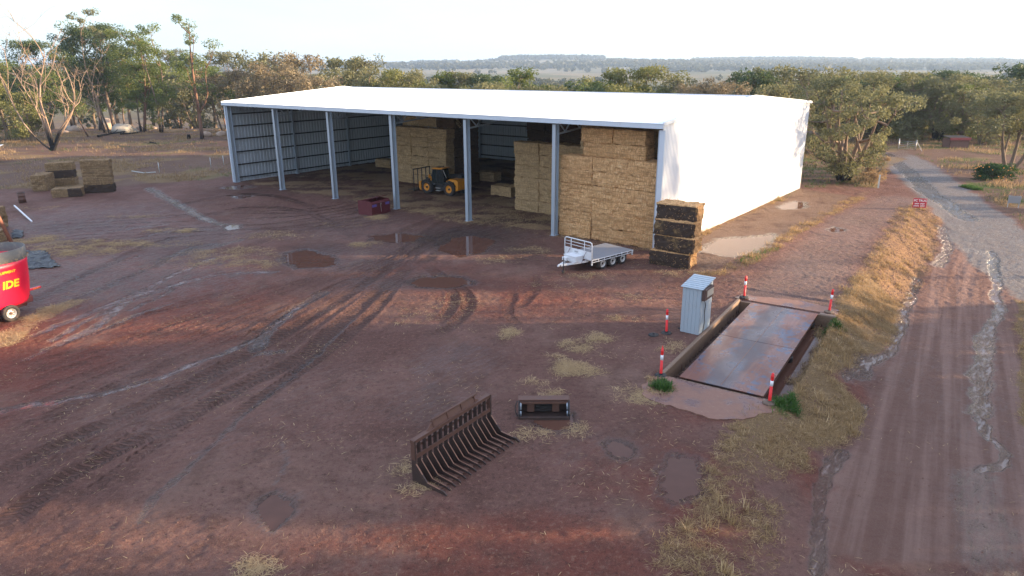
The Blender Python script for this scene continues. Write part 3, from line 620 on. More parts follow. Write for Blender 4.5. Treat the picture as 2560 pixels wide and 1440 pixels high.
grc = t.mix(gs, (.09, .056, .03), (.31, .205, .095)); grc = t.mix(t.step(sy.outputs[1], 220., 480.), grc, pcol); grc = t.mix(t.mul(a3[2], .9), grc, t.mix(gs, (.05, .075, .02), (.13, .16, .045)))
col = t.mix(t.mul(t.step(gk, .30, .75), .88), col, grc)
sk = t.math('ADD', t.mul(a1[0], .85), t.mul(t.math('SUBTRACT', t.noise(t.scale(p, (1, 1.6, 1), (0, 0, .4)), 3.5, 8, .78), .5), 2.4)); stc = t.mix(t.noise(t.scale(p, (3, 1, 1), (0, 0, .8)), 20, 4, .7), (.20, .125, .065), (.64, .45, .245))
smask = t.step(sk, .44, .72); col = t.mix(t.mul(smask, t.mixf(t.noise(p, 24, 3, .7), .2, 1.0)), col, stc)
# tread lugs
ph = t.math('ADD', t.mul(a2[1], 2*math.pi/.27), t.mul(t.math('ABSOLUTE', a2[2]), 4.2)); lug = t.math('SINE', t.math('ADD', ph, t.mul(t.step(a2[2], -.05, .05), math.pi))); lug = t.step(lug, -.35, .45)
lug = t.mul(lug, t.step(t.math('ABSOLUTE', a2[2]), 1.15, .9)); tkw = t.mul(a2[0], t.step(nm, .22, .42))
col = t.mix(t.mul(tkw, t.mul(t.math('SUBTRACT', 1.0, lug), .6)), col, (.07, .04, .03))
# wetness breaks up along the flow
wn_ = t.noise(t.scale(t.scale(p, (1, 1, 1), (0, 0, -.86)), (.55, 2.4, 1)), 2.2, 7, .72, .2); wfine = t.noise(p, 9, 4, .7)
wk = t.math('ADD', t.math('ADD', a1[2], t.mul(t.math('SUBTRACT', wn_, .5), 1.5)), t.mul(t.math('SUBTRACT', wfine, .5), .5)); wm = t.step(wk, .10, 1.0)
dry = t.math('SUBTRACT', 1.0, t.math('MAXIMUM', t.mul(smask, .85), t.mul(t.step(gk, .25, .6), .75)), clamp=True); wm = t.mul(wm, dry)
shine = t.mul(t.step(wk, .50, 1.08), dry)
col = t.mix(t.mul(wm, .45), col, t.mix(.65, col, (0, 0, 0)))
dampf = t.mul(t.step(t.noise(p, .45, 4, .6), .42, .62), .12)
rough = t.mixf(wm, t.math('SUBTRACT', .80, dampf), .32); rough = t.mixf(shine, rough, .10)
hh = t.math('ADD', t.math('ADD', t.mul(nf, .6), t.mul(nk, 1.2)), t.mul(nff, .35)); hh = t.math('ADD', hh, t.mul(nm, .8)); hh = t.math('ADD', hh, t.mul(t.mul(smask, t.noise(p, 30, 3, .7)), .7)); hh = t.math('ADD', hh, t.mul(peb, .25))
hh = t.math('ADD', hh, t.mul(t.mul(tkw, lug), 1.6))
hh = t.mul(hh, t.mixf(shine, 1.0, .16))
t.bsdf(col, rough, 0, t.bump(hh, .9, .09), t.mixf(wm, .09, .5))
M['soil'] = t.m
GROUND_NAMES = ['ground', 'paddock', 'hills', 'gravel_road', 'dirt_road', 'ramp_track', 'concrete_apron', 'shed_floor']
for k, nm in enumerate(GROUND_NAMES):
    q = quads[labf == k]; u, inv = np.unique(q, return_inverse=True)
    me = np_mesh(nm, Vf[u], inv.reshape(-1, 4), True, {'c1': A1[u], 'c2': A2[u], 'c3': A3[u], 'c4': A4[u]})
    me.normals_split_custom_set_from_vertices(Nf[u].astype(np.float32))
    tag(link(nm, me, None, M['soil']), kind='structure')
def gz(x, y):
    i = np.clip(np.searchsorted(gy, y)-1, 0, NY-2); j = np.clip(np.searchsorted(gx, x)-1, 0, NX-2)
    fy = np.clip((y-gy[i])/(gy[i+1]-gy[i]), 0, 1); fx = np.clip((x-gx[j])/(gx[j+1]-gx[j]), 0, 1)
    return (Z[i, j]*(1-fx)+Z[i, j+1]*fx)*(1-fy)+(Z[i+1, j]*(1-fx)+Z[i+1, j+1]*fx)*fy
# --- water lying in the hollows
t = NT('muddy_water'); p = t.pos(); n = t.noise(p, 2.5, 3, .5)
t.bsdf(t.mix(n, (.085, .040, .027), (.125, .06, .042)), .03, 0, t.bump(t.noise(p, 9, 2, .5), .02, .01), .2, {'IOR': 1.33}); M['water'] = t.m
for nm, P, lvl in PUD:
    o = link('puddle', np_mesh('puddle', [(a, b, lvl) for a, b in P], [list(range(len(P)))]), None, M['water']); tag(o, kind='structure')
P = [wb(WBW-.6, .02), wb(WBW+.76, .02), wb(WBW+.76, WBL-.02), wb(WBW-.6, WBL-.02)]
tag(link('puddle', np_mesh('puddle', [(a, b, -.615) for a, b in P], [[0, 1, 2, 3]]), None, M['water']), kind='structure')
# ---------------------------------------------------------------- the open-fronted hay shed (local x along the front, y into it)
SHED_H = Vector((float(S0[0]), float(S0[1]), 0))
shed = thing('hay_shed', 'long open fronted hay shed with white metal roof and grey steel posts', 'shed', SHED_H, YAW)
def corrug(L, pitch=.2, d=.03):
    """trapezoid profile positions along L"""
    xs = []; zs = []; k = 0
    n = int(round(L/pitch)); pitch = L/n
    for i in range(n):
        b = i*pitch
        for f, z in ((0, 0), (.55, 0), (.66, d), (.89, d)): xs.append(b+f*pitch); zs.append(z)
    xs.append(L); zs.append(0); return np.array(xs), np.array(zs)
def sheet(name, mat, o, ax, bx, nx, L, B, pitch=.2, d=.03, thick=.004, top=None):
    """corrugated sheet: o origin, ax along ribs' spacing, bx rib direction (unit), nx outward; top(x)->length of rib"""
    xs, zs = corrug(L, pitch, d); o, ax, bx, nx = (np.array(v, float) for v in (o, ax, bx, nx))
    Bs = np.array([top(x) for x in xs]) if top else np.full(len(xs), B)
    a = o+np.outer(xs, ax)+np.outer(zs, nx); b = a+np.outer(Bs, bx); n = len(xs)
    V = np.vstack([a, b, a-nx*thick, b-nx*thick]); i = np.arange(n-1)
    F = np.vstack([np.column_stack([i, i+1, n+i+1, n+i]), np.column_stack([2*n+i+1, 2*n+i, 3*n+i, 3*n+i+1]), np.column_stack([i, 2*n+i, 2*n+i+1, i+1]), np.column_stack([n+i+1, 3*n+i+1, 3*n+i, n+i])])
    return link(name, np_mesh(name, V, F), shed, mat)
slope = (SR-SH)/(SW/2); sl = math.hypot(1, slope); OV = .28
Lr = (SW/2+OV)*sl
e_z = SH-OV*slope
roof_f = sheet('roof_slope', M['zinc_roof'], (-.12, -OV, e_z), (1, 0, 0), (0, 1/sl, slope/sl), (0, -slope/sl, 1/sl), SL+.24, Lr)
roof_b = sheet('roof_slope', M['zinc_roof'], (-.12, SW+OV, e_z), (1, 0, 0), (0, -1/sl, slope/sl), (0, slope/sl, 1/sl), SL+.24, Lr)
mb = MB()
mb.add([(-.15, SW/2-.32, SR-.32*slope+.045), (SL+.15, SW/2-.32, SR-.32*slope+.045), (SL+.15, SW/2, SR+.06), (-.15, SW/2, SR+.06), (-.15, SW/2+.32, SR-.32*slope+.045), (SL+.15, SW/2+.32, SR-.32*slope+.045)], [(0, 1, 2, 3), (3, 2, 5, 4)])
rc = mb.build('ridge_cap', M['trim'], roof_f)
mb = MB(); mb.box((SL/2, -OV-.02, e_z-.14), (SL+.3, .03, .27)); mb.box((SL/2, -OV+.06, e_z-.285), (SL+.3, .17, .02)); mb.box((SL/2, -OV-.04, e_z+.005), (SL+.3, .035, .03))
mb.build('eave_fascia', M['trim'], shed)
for xe, s in ((-.13, -1), (SL+.13, 1)):
    for y0, y1, z0, z1 in ((-OV, SW/2, e_z, SR), (SW/2, SW+OV, SR, e_z)):
        b = MB(); b.bar((xe, y0, z0+.0), (xe, y1, z1+.0), .05, .2); b.build('barge_trim', M['trim'], shed)
gable = lambda y: SH+min(y, SW-y)*slope-.008
sheet('gable_wall', M['zinc_wall'], (SL+.02, 0, .02), (0, 1, 0), (0, 0, 1), (1, 0, 0), SW, 0, .2, .03, top=gable)
sheet('gable_wall', M['zinc_in'], (-.02, 0, .02), (0, 1, 0), (0, 0, 1), (-1, 0, 0), SW, 0, .38, .07, top=gable)
sheet('rear_wall', M['zinc_in'], (0, SW+.02, -.02), (1, 0, 0), (0, 0, 1), (0, 1, 0), SL, SH-.01, .38, .07)
# I-section posts: flange to the yard, web running into the shed
def post_mb(h, fw=.27, dp=.46, t=.03):
    b = MB(); b.box((0, t/2, h/2), (fw, t, h)); b.box((0, dp-t/2, h/2), (fw, t, h)); b.box((0, dp/2, h/2), (.022, dp-2*t-.004, h))
    b.box((0, dp/2, .015), (fw+.14, dp+.14, .03))
    for z in np.arange(1.3, h-.5, 1.3): b.box((.075, dp/2, z), (.10, .05, .02))
    return b
for i in range(7):
    x = SL/6*i
    xx = x+.15 if i == 0 else (x-.16 if i == 6 else x)
    o = post_mb(SH-.42).build('post', M['galv'], shed); o.location = (xx, .02, 0)
b = MB(); b.box((-.03, -.03, SH/2-.2), (.16, .14, SH-.45)); b.build('corner_trim', M['trim'], shed)
b = MB(); b.box((SL+.0, -.05, SH/2-.2), (.34, .1, SH-.4)); b.build('corner_trim', M['trim'], shed)
for j, y in enumerate((7.6, 15.1, 22.7, SW-.4)):
    o = post_mb(gable(y)-.35, .2, .3).build('wall_post', M['galv'], shed); o.location = (.34, y, 0); o.rotation_euler = (0, 0, R(90))
for i in range(1, 6):
    o = post_mb(SH-.4, .22, .35).build('rear_post', M['galv'], shed); o.location = (SL/6*i, SW-.4, 0)
for z in (.45, 1.75, 3.05, 4.35, 5.65, 6.85):  # girts coloured dark to look backlit: the shade is in the colour
    b = MB(); b.box((.06, SW/2, z), (.1, SW-.3, .10)); b.box((.12, SW/2, z+.06), (.03, SW-.3, .04)); b.build('wall_girt', M['dark_steel'], shed)
    b = MB(); b.box((SL/2, SW-.06, z), (SL-.3, .1, .15)); b.build('wall_girt', M['dark_steel'], shed)
for i in range(7):          # lattice rafters
    x = SL/6*i+(.15 if i == 0 else -.16 if i == 6 else 0); b = MB(); dp = .95
    top = lambda y: SH-.16+min(y, SW-y)*slope
    for sgn in (0, 1):
        ys = np.linspace(.48, SW/2, 9) if sgn == 0 else np.linspace(SW-.48, SW/2, 9)
        b.bar((x, ys[0], top(ys[0])-.05), (x, SW/2, top(SW/2)-.05), .12, .1); b.bar((x, ys[0], top(ys[0])-dp), (x, SW/2, top(SW/2)-dp), .12, .1)
        for k in range(8):
            m_ = (ys[k]+ys[k+1])/2
            b.bar((x, ys[k], top(ys[k])-.08), (x, m_, top(m_)-dp+.04), .07, .07); b.bar((x, m_, top(m_)-dp+.04), (x, ys[k+1], top(ys[k+1])-.08), .07, .07)
    b.build('roof_truss', M['galv'], shed)
b = MB()
for y in np.arange(1.2, SW/2, 1.6):
    for yy in (y, SW-y): b.box((SL/2, yy, SH-.075+min(yy, SW-yy)*slope-.04), (SL-.2, .07, .1))
b.build('purlin', M['galv'], shed)

# ---------------------------------------------------------------- hay and straw bales
BL, BW, BH = 2.4, 1.2, .93
def bale_mesh(seed, mat, tufts=160, nx=20, ny=10, nz=9, mold_side=None, L=BL, W=BW, H=BH):
    rg = np.random.default_rng(seed)
    V = []; F = []
    def grid(o, u, v, nu, nv):
        b = len(V); o, u, v = (np.array(k, float) for k in (o, u, v))
        for j in range(nv+1):
            for i in range(nu+1): V.append(o+u*i/nu+v*j/nv)
        for j in range(nv):
            for i in range(nu): F.append((b+j*(nu+1)+i, b+j*(nu+1)+i+1, b+(j+1)*(nu+1)+i+1, b+(j+1)*(nu+1)+i))
    x, y, z = L/2, W/2, H
    grid((-x, -y, 0), (L, 0, 0), (0, 0, z), nx, nz); grid((x, y, 0), (-L, 0, 0), (0, 0, z), nx, nz)
    grid((x, -y, 0), (0, W, 0), (0, 0, z), ny, nz); grid((-x, y, 0), (0, -W, 0), (0, 0, z), ny, nz)
    grid((-x, -y, z), (L, 0, 0), (0, W, 0), nx, ny); grid((-x, y, 0), (L, 0, 0), (0, -W, 0), nx, ny)
    V = np.array(V); F = np.array(F)
    # rounded shoulders, bulge between strings, ragged faces
    h = np.array([x, y, z/2]); C = V-np.array([0, 0, z/2]); q = C/h; r = .06
    inner = np.clip(C, -(h-r), h-r); dlt = C-inner; ln = np.linalg.norm(dlt, axis=1, keepdims=True); C = np.where(ln > r, inner+dlt/np.maximum(ln, 1e-6)*r, C)*np.array([1.018, 1.02, 1.028])
    nrm = dlt/np.maximum(ln, 1e-6)
    s = rg.uniform(0, 50)
    k = fbm(C[:, 0]*5+s, C[:, 2]*6+C[:, 1]*5+s, 3, seed)-.5; k2 = vnoise(C[:, 0]*11+s, C[:, 2]*12+C[:, 1]*11+s, seed+3)-.5
    k3 = vnoise((C[:, 0]+s)*1.1, C[:, 1]*1.3+C[:, 2]*.8, seed+5)-.5
    C = C+nrm*(.14*k+.07*k2+.10*k3)[:, None]
    C[:, 2] += z/2; V = C; V[:, 2] = np.maximum(V[:, 2], 0.0)
    # tufts of straw standing out
    cen = V[F].mean(1); fi = rg.integers(0, len(F), tufts); n4 = np.cross(V[F[fi, 1]]-V[F[fi, 0]], V[F[fi, 3]]-V[F[fi, 0]]); n4 /= np.linalg.norm(n4, axis=1, keepdims=True)+1e-9
    d = n4*.5+rg.normal(0, .6, (tufts, 3)); d[:, 2] -= .15; d /= np.linalg.norm(d, axis=1, keepdims=True); w = np.cross(d, rg.normal(0, 1, (tufts, 3))); w /= np.linalg.norm(w, axis=1, keepdims=True)
    Ls = rg.uniform(.08, .22, tufts)[:, None]; b = cen[fi]-d*.03
    T = np.stack([b-w*.012, b+w*.012, b+d*Ls+w*.005, b+d*Ls-w*.005], 1).reshape(-1, 3); T[:, 2] = np.maximum(T[:, 2], .002)
    nb = len(V); TF = nb+np.arange(tufts*4).reshape(-1, 4)
    me = np_mesh('hay_bale', np.vstack([V, T]), np.vstack([F, TF]), False)
    sm = np.zeros(len(me.polygons), bool); sm[:len(F)] = True; me.polygons.foreach_set('use_smooth', sm)
    for m_ in (mat if isinstance(mat, list) else [mat]): me.materials.append(m_)
    if mold_side is not None:
        mi = np.zeros(len(me.polygons), np.int32); c2 = np.array([V[f].mean(0) for f in F]); sel = mold_side(c2); mi[:len(F)][sel] = 1; me.polygons.foreach_set('material_index', mi)
    return me
def bale(me, loc, rz, label, group, name='hay_bale', cat='hay bale'):
    o = link(name, me); o.location = loc; o.rotation_euler = (random.uniform(-.012, .012), random.uniform(-.012, .012), rz+random.uniform(-.025, .025))
    return tag(o, label, cat, group)
gold = [bale_mesh(100+k, M['straw'], 320) for k in range(5)]
palem = [bale_mesh(120+k, M['straw_pale'], 160, 16, 8, 7) for k in range(4)]
brown = [bale_mesh(140+k, M['straw_gloom'], 60, 12, 6, 6) for k in range(4)]
ROWS = ['bottom', 'second', 'third', 'fourth', 'fifth', 'sixth', 'seventh', 'eighth']
def shed_at(a, n, z=0):
    p = shed_xy(a, n); return (float(p[0]), float(p[1]), z)
pick = lambda L: L[random.randrange(len(L))]
# the tall golden stack in the right-hand bay: three across, six high, two more rows on top
a0 = SL/6*5+.12
for r in range(6):
    for c in range(3):
        x = a0+1.27+c*2.55+random.uniform(-.05, .05); y = .75+BW/2+random.uniform(-.05, .07)
        ob = bale(pick(gold), shed_at(x, y, r*BH), YAW+random.choice((0, math.pi)), 'golden straw bale, %s row up, %s column, stack behind the flat trailer' % (ROWS[r], ('left', 'middle', 'right')[c]), 'golden bales stacked in the right shed bay'); ob.scale = (1.06, 1, 1)
for r in range(2):
    for c in range(2):
        x = a0+1.35+BL/2+c*(BL+.05)+random.uniform(-.06, .06)+(.12 if r == 0 else 0); y = 1.15+BW/2+random.uniform(-.05, .1)
        bale(pick(gold), shed_at(x, y, (6+r)*BH-.02), YAW, 'golden straw bale, %s of the two top rows, %s one' % (('lower', 'upper')[r], ('left', 'right')[c]), 'golden bales stacked in the right shed bay')
for r in range(2):
    for c in range(3):
        bale(pick(palem), shed_at(a0+BL/2+c*(BL+.02), 3.3+BW/2, (6+r)*BH-.02), YAW, 'shaded straw bale behind the topmost golden rows, %s row, %s' % (('lower', 'upper')[r], ('left', 'middle', 'right')[c]), 'shaded bales behind the top of the right stack')
# paler stack deeper in, just left of it
sx, sn_ = (lambda g: ((g-S0) @ SA, (g-S0) @ SN))(G(1285, 524))
for r in range(6):
    for c in range(3):
        x = sx+BL/2+.05+c*(BL+.02)+random.uniform(-.05, .05); y = sn_+BW/2+random.uniform(-.04, .1)
        bale(pick(palem), shed_at(x, y, r*BH), YAW, 'pale straw bale, %s row, %s in the stack behind the fifth steel post' % (ROWS[r], ('leftmost', 'second', 'rightmost')[c]), 'pale bales stacked deeper in the shed')
# single bales on the floor
for px, py, dx, lab in ((1227, 487, 1.2, 'pale straw bale alone on the floor left of the pale stack'), (1190, 450, 1.2, 'single straw bale further back on the floor by the dark stacks'), (940, 417, 1.2, 'lone straw bale on the floor near the left shed wall')):
    g = G(px, py); a, n = (g-S0) @ SA, (g-S0) @ SN; bale(pick(palem), shed_at(a+dx, n+.6, 0), YAW+random.uniform(-.04, .04), lab, 'single bales on the shed floor')
g = G(1260, 447); a, n = (g-S0) @ SA, (g-S0) @ SN
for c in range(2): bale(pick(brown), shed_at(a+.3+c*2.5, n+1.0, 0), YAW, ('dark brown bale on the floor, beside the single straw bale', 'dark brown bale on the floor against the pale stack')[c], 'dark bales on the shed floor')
# brown-gold stack in the middle bays
g = G(990, 452); ca, cn = (g-S0) @ SA, (g-S0) @ SN
W3 = [(0, 'left'), (1, 'middle'), (2, 'right')]
for r in range(6):
    for c, nm in W3:
        bale(pick(palem), shed_at(ca+BL/2+c*(BL+.02)+random.uniform(-.04, .04), cn+BW/2+random.uniform(-.04, .06), r*BH), YAW, 'straw bale, %s row, %s column, stack behind the telehandler' % (ROWS[r], nm), 'bales stacked behind the telehandler')
for c, nm in W3: bale(pick(palem), shed_at(ca+BL/2+c*(BL+.02), cn+1.4+BW/2, 6*BH), YAW, 'straw bale set back atop the stack behind the telehandler, %s' % nm, 'bales stacked behind the telehandler')
ex = ca+3*(BL+.02)
for d in range(3):
    for r in range(7):
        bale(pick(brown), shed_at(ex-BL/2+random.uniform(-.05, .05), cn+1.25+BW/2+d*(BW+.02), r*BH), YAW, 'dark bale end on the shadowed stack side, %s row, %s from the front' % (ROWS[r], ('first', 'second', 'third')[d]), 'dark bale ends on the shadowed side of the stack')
rx0 = ex+.2; 
for c in range(9):
    for r in range(8):
        x = rx0+BL/2+c*(BL+.02); y = SW-6.2 if c < 2 else (SW-8.6 if c < 5 else SW-9.6)
        if x > SL-1.3: continue
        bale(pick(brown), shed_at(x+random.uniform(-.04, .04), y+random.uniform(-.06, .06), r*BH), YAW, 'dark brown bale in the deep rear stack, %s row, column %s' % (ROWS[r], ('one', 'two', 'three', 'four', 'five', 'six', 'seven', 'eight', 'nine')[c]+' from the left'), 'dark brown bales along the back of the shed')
# blackened stack outside the gable
c0, c1_ = G(1628, 659), G(1722, 675); dv = (c1_-c0); rzS = math.atan2(dv[1], dv[0]); dv /= np.hypot(*dv); nv = np.array([-dv[1], dv[0]])
for k, (off, tw_, lab) in enumerate(((-.10, .03, 'blackened straw bale lying crooked at the bottom of the stack outside the white wall'), (.12, -.015, 'blackened straw bale second up in the stack outside the white wall'), (.04, .0, 'blackened straw bale third up in the stack outside the white wall'), (.08, .015, 'blackened straw bale on top of the stack outside the white wall'))):
    me = bale_mesh(200+k, [M['straw'], M['straw_mold']], 420, 30, 14, 12, mold_side=lambda c: (c[:, 1] < -.40) & (c[:, 2] < .86), W=1.35)
    p = c0+dv*(1.2+off)+nv*(.66+.05*k*(k % 2)); o = bale(me, (float(p[0]), float(p[1]), k*BH), rzS+tw_, lab, 'four blackened bales stacked outside the shed')
# bales in the left yard
def yard_bale(px, py, rz, z, lab, mat, seed, mold=None, dx=0):
    g = G(px, py); me = bale_mesh(seed, mat if isinstance(mat, list) else [mat], 160, 18, 9, 8, mold_side=mold); o = bale(me, (float(g[0]), float(g[1]), z*.83), rz, lab, 'bales stacked at the edge of the left yard'); o.scale = (1, 1, .83); return o
rzY = .30
for k in range(4): yard_bale(253, 479, rzY, k*BH-.03, 'weathered straw bale, %s in the four high pile, left yard' % ('bottom', 'second', 'third', 'top')[k], M['straw_grey'] if k else M['straw_mold'], 230+k)
yard_bale(172, 490, rzY-.02, -.03, 'half blackened straw bale on the ground in front of the left yard pile', [M['straw_grey'], M['straw_mold']], 240, lambda c: (c[:, 0] > .2) & (c[:, 1] < -.3))
yard_bale(160, 462, rzY, -.03, 'straw bale partly hidden behind the half blackened one', M['straw_grey'], 241)
yard_bale(160, 462, rzY, BH-.03, 'dark rotted straw bale second in the low pile of the left yard', M['straw_mold'], 242)
yard_bale(160, 462, rzY, 2*BH-.03, 'straw bale on top of the low pile left of the four high pile', M['straw_grey'], 243)
yard_bale(112, 473, rzY+1.5, -.03, 'straw bale standing end on, leftmost of the yard piles', M['straw_grey'], 244)
yard_bale(112, 473, rzY+1.5, BH-.03, 'upper straw bale end on, leftmost of the yard piles', M['straw_grey'], 245)
yard_bale(-30, 570, .2, -.02, 'straw bale at the picture edge behind the rusty pole', M['straw_grey'], 246); yard_bale(-30, 570, .22, BH-.02, 'upper straw bale at the picture edge behind the rusty pole', M['straw_grey'], 247)
yard_bale(-34, 603, .2, -.02, 'low straw bale at the picture edge just beyond the red mixer', M['straw_grey'], 248)
# ---------------------------------------------------------------- weighbridge
RW = math.atan2(WW[1], WW[0])
wbt = thing('weighbridge', 'rust stained steel weighbridge deck set in a concrete pit', 'weighbridge', V3(WB0), RW)
t = NT('worn_deck_plate'); o = t.obj(); n1 = t.noise(t.scale(o, (1, .35, 1)), 1.1, 5, .6); n2 = t.noise(o, 3.2, 5, .65); n3 = t.noise(t.scale(o, (3, .25, 1)), 2, 3, .5)
c = t.mix(n1, (.20, .068, .038), (.105, .045, .034)); c = t.mix(t.mul(t.step(n3, .5, .7), .5), c, (.25, .12, .08))
c = t.mix(t.mul(t.step(t.math('ADD', t.mul(n2, .5), t.mul(t.noise(t.scale(o, (1, .5, 1)), 1.3, 4, .6), .5)), .50, .58), .8), c, (.055, .09, .15)); c = t.mix(t.step(t.noise(o, 14, 2, .5), .74, .78), c, (.45, .38, .3))
xyz = t.n('ShaderNodeSeparateXYZ'); t.put(xyz.inputs[0], o)
cen = t.math('ABSOLUTE', t.math('SUBTRACT', xyz.outputs[0], 1.45)); cf = t.step(t.math('ADD', t.mul(cen, -.75), t.math('ADD', t.mul(n1, .9), .22)), .0, .45)
c = t.mix(t.mul(cf, .8), c, t.mix(n2, (.055, .052, .064), (.085, .082, .095)))
ck = t.mul(t.math('SINE', t.mul(t.math('ADD', xyz.outputs[0], xyz.outputs[1]), 75)), t.math('SINE', t.mul(t.math('SUBTRACT', xyz.outputs[0], xyz.outputs[1]), 75)))
wetm = t.step(t.noise(t.scale(o, (1, .5, 1)), .7, 4, .6), .40, .6)
t.bsdf(c, t.mixf(wetm, .48, .24), .03, t.bump(t.math('ADD', t.mul(ck, .35), t.mul(n2, .6)), .12, .008), .34); M['deck'] = t.m
for k in range(2):
    b = MB(); L = WBL/2-.06; b.bbox((WBW/2, .06+L/2+k*(L+.025), -.01), (WBW, L, .03), .004); d = b.build('deck_plate', M['deck'], wbt)
    b = MB()
    for x in (.15, WBW-.15): b.box((x, .06+L/2+k*(L+.025), -.2), (.14, L-.1, .33))
    for y in np.linspace(.3, L-.1, 5): b.box((WBW/2, y+k*(L+.025), -.13), (WBW-.45, .09, .18))
    b.build('under_beam', M['rust'], d)
b = MB(); b.box((WBW/2, WBL/2, .008), (.02, WBL-.3, .006)); b.build('centre_seam', M['rust_bright'], wbt)
b = MB()
for y in (.5, WBL/2, WBL-.5):
    for x in (.2, WBW-.15): b.tube((x, y, -.6), (x, y, -.35), .13)
b.build('load_cell', M['dark_steel'], wbt)
b = MB(); b.bbox((-.66, WBL/2, -.36), (.17, WBL+.1, .82), .03); b.build('pit_wall', M['concrete_wall'], wbt)
for y, s in ((-.1, -1), (WBL+.1, 1)):
    b = MB(); b.bbox((WBW/2+.12, y-.02, -.44), (WBW+1.5, .2, .8), .02); b.build('pit_wall', M['concrete_wall'], wbt)
for c_, d_ in (((WBW+.42, WBL+.35, -.42), (.75, .7, .84)), ((WBW+.32, -.42, -.42), (.6, .7, .84))):
    b = MB(); b.bbox(c_, d_, .03); b.build('pit_corner', M['concrete_old'], wbt)
def slab(name, pts, z):
    rr = random.Random(5); q = []
    for (u0, v0), (u1, v1) in zip(pts, pts[1:]+pts[:1]):
        k = 1 if abs(v0-v1) < 1e-6 else max(1, int(math.hypot(u1-u0, v1-v0)/.22))
        for i in range(k): j = 0 if i == 0 else .09; q.append((u0+(u1-u0)*i/k+rr.uniform(-j, j), v0+(v1-v0)*i/k+rr.uniform(-j, j)))
    pts = q; b = MB(); n = len(pts); P = [wb(u, v) for u, v in pts]
    b.add([(p[0], p[1], z) for p in P]+[(p[0], p[1], z-.5) for p in P], [tuple(range(n))]+[(i, n+i, n+(i+1) % n, (i+1) % n) for i in range(n)]); return tag(b.build(name, M['slab'], None), kind='structure')
t = NT('muddy_slab'); p = t.pos(); n1 = t.noise(p, .9, 5, .62); n2 = t.noise(p, 6, 5, .65)
c = t.mix(n2, (.18, .085, .058), (.27, .145, .10)); mud = t.step(n1, .47, .60); c = t.mix(mud, c, (.115, .045, .034)); c = t.mix(t.mul(t.step(n2, .6, .75), .5), c, (.33, .27, .2))
t.bsdf(c, t.mixf(mud, .7, .26), 0, t.bump(n2, .35, .02), .4); M['slab'] = t.m
slab('concrete_slab', [(-.75, -.22), (-.95, -1.4), (-.4, -2.3), (.9, -2.5), (2.0, -2.62), (3.0, -2.1), (WBW+.35, -1.25), (WBW+.62, -.76), (WBW+.62, -.22)], .012)
slab('concrete_slab', [(-.9, WBL+.22), (WBW+.8, WBL+.22), (WBW+.7, WBL+1.1), (2.2, WBL+1.5), (.8, WBL+1.25), (-.8, WBL+1.0)], .014)

# ---------------------------------------------------------------- bollards
def bollard(loc, lab, base, tip=False, tilt=(0, 0), scale=1.0):
    t_ = thing('bollard', lab, 'bollard', loc, random.uniform(0, 6), 'red and white bollards round the weighbridge')
    t_.rotation_euler = (tilt[0], tilt[1], t_.rotation_euler[2])
    b = MB(); b.lathe([(0, 0), (.24, 0), (.245, .03), (.215, .062), (.09, .075), (.075, .12), (0, .12)], 8, smooth=False); b.build('base', base, t_)
    b = MB(); b.lathe([(.056, .11), (.052, .68), (.0, .68)], 16); b.lathe([(.055, .88), (.056, 1.02), (.062, 1.03), (.062, 1.06), (.045, 1.08), (.046, 1.15), (.02, 1.17), (0, 1.17)], 16)
    if tip: b.lathe([(.03, 1.16), (.008, 1.27), (0, 1.27)], 8)
    b.build('post', M['bollard_red'], t_)
    b = MB(); b.lathe([(.0, .675), (.0555, .68), (.0565, .885), (0, .89)], 16); b.build('reflective_band', M['reflective'], t_)
    return t_
def gp(px, py, z=0, lift=0.0):
    g = G(px, py, z); return (float(g[0]), float(g[1]), float(z if z else gz(g[0], g[1]))+lift)
bollard(gp(1652, 938), 'red and white bollard beside green weeds at the near left corner of the weighbridge', M['black_rub'], True)
bollard(gp(1666, 833), 'red and white bollard standing left of the metal kiosk', M['black_rub'], False, (.02, .03))
p = wb(-.5, WBL+.45); bollard((p[0], p[1], .03), 'red and white bollard at the far left corner of the weighbridge', M['black_rub'])
p = wb(WBW+.42, WBL+.4); bollard((p[0], p[1], .02), 'red and white bollard on the far right pit corner, muddy round base', M['mud_rubber'], False, (.02, -.04))
p = wb(WBW+.32, -.42); bollard((p[0], p[1], .015), 'red and white bollard at the near right corner of the deck, nearest the road', M['mud_rubber'], False, (0, .01))
b = MB(); b.lathe([(.07, 0), (.24, 0), (.245, .03), (.215, .062), (.09, .075), (.06, .07), (.07, 0)], 8, smooth=False); b.lathe([(.035, .05), (.035, .085), (.02, .085), (.02, .05)], 10, c=(.15, 0, 0))
o = b.build('rubber_ring', M['black_rub']); o.location = gp(1634, 838); tag(o, 'loose black rubber bollard base lying on the mud', 'bollard base')

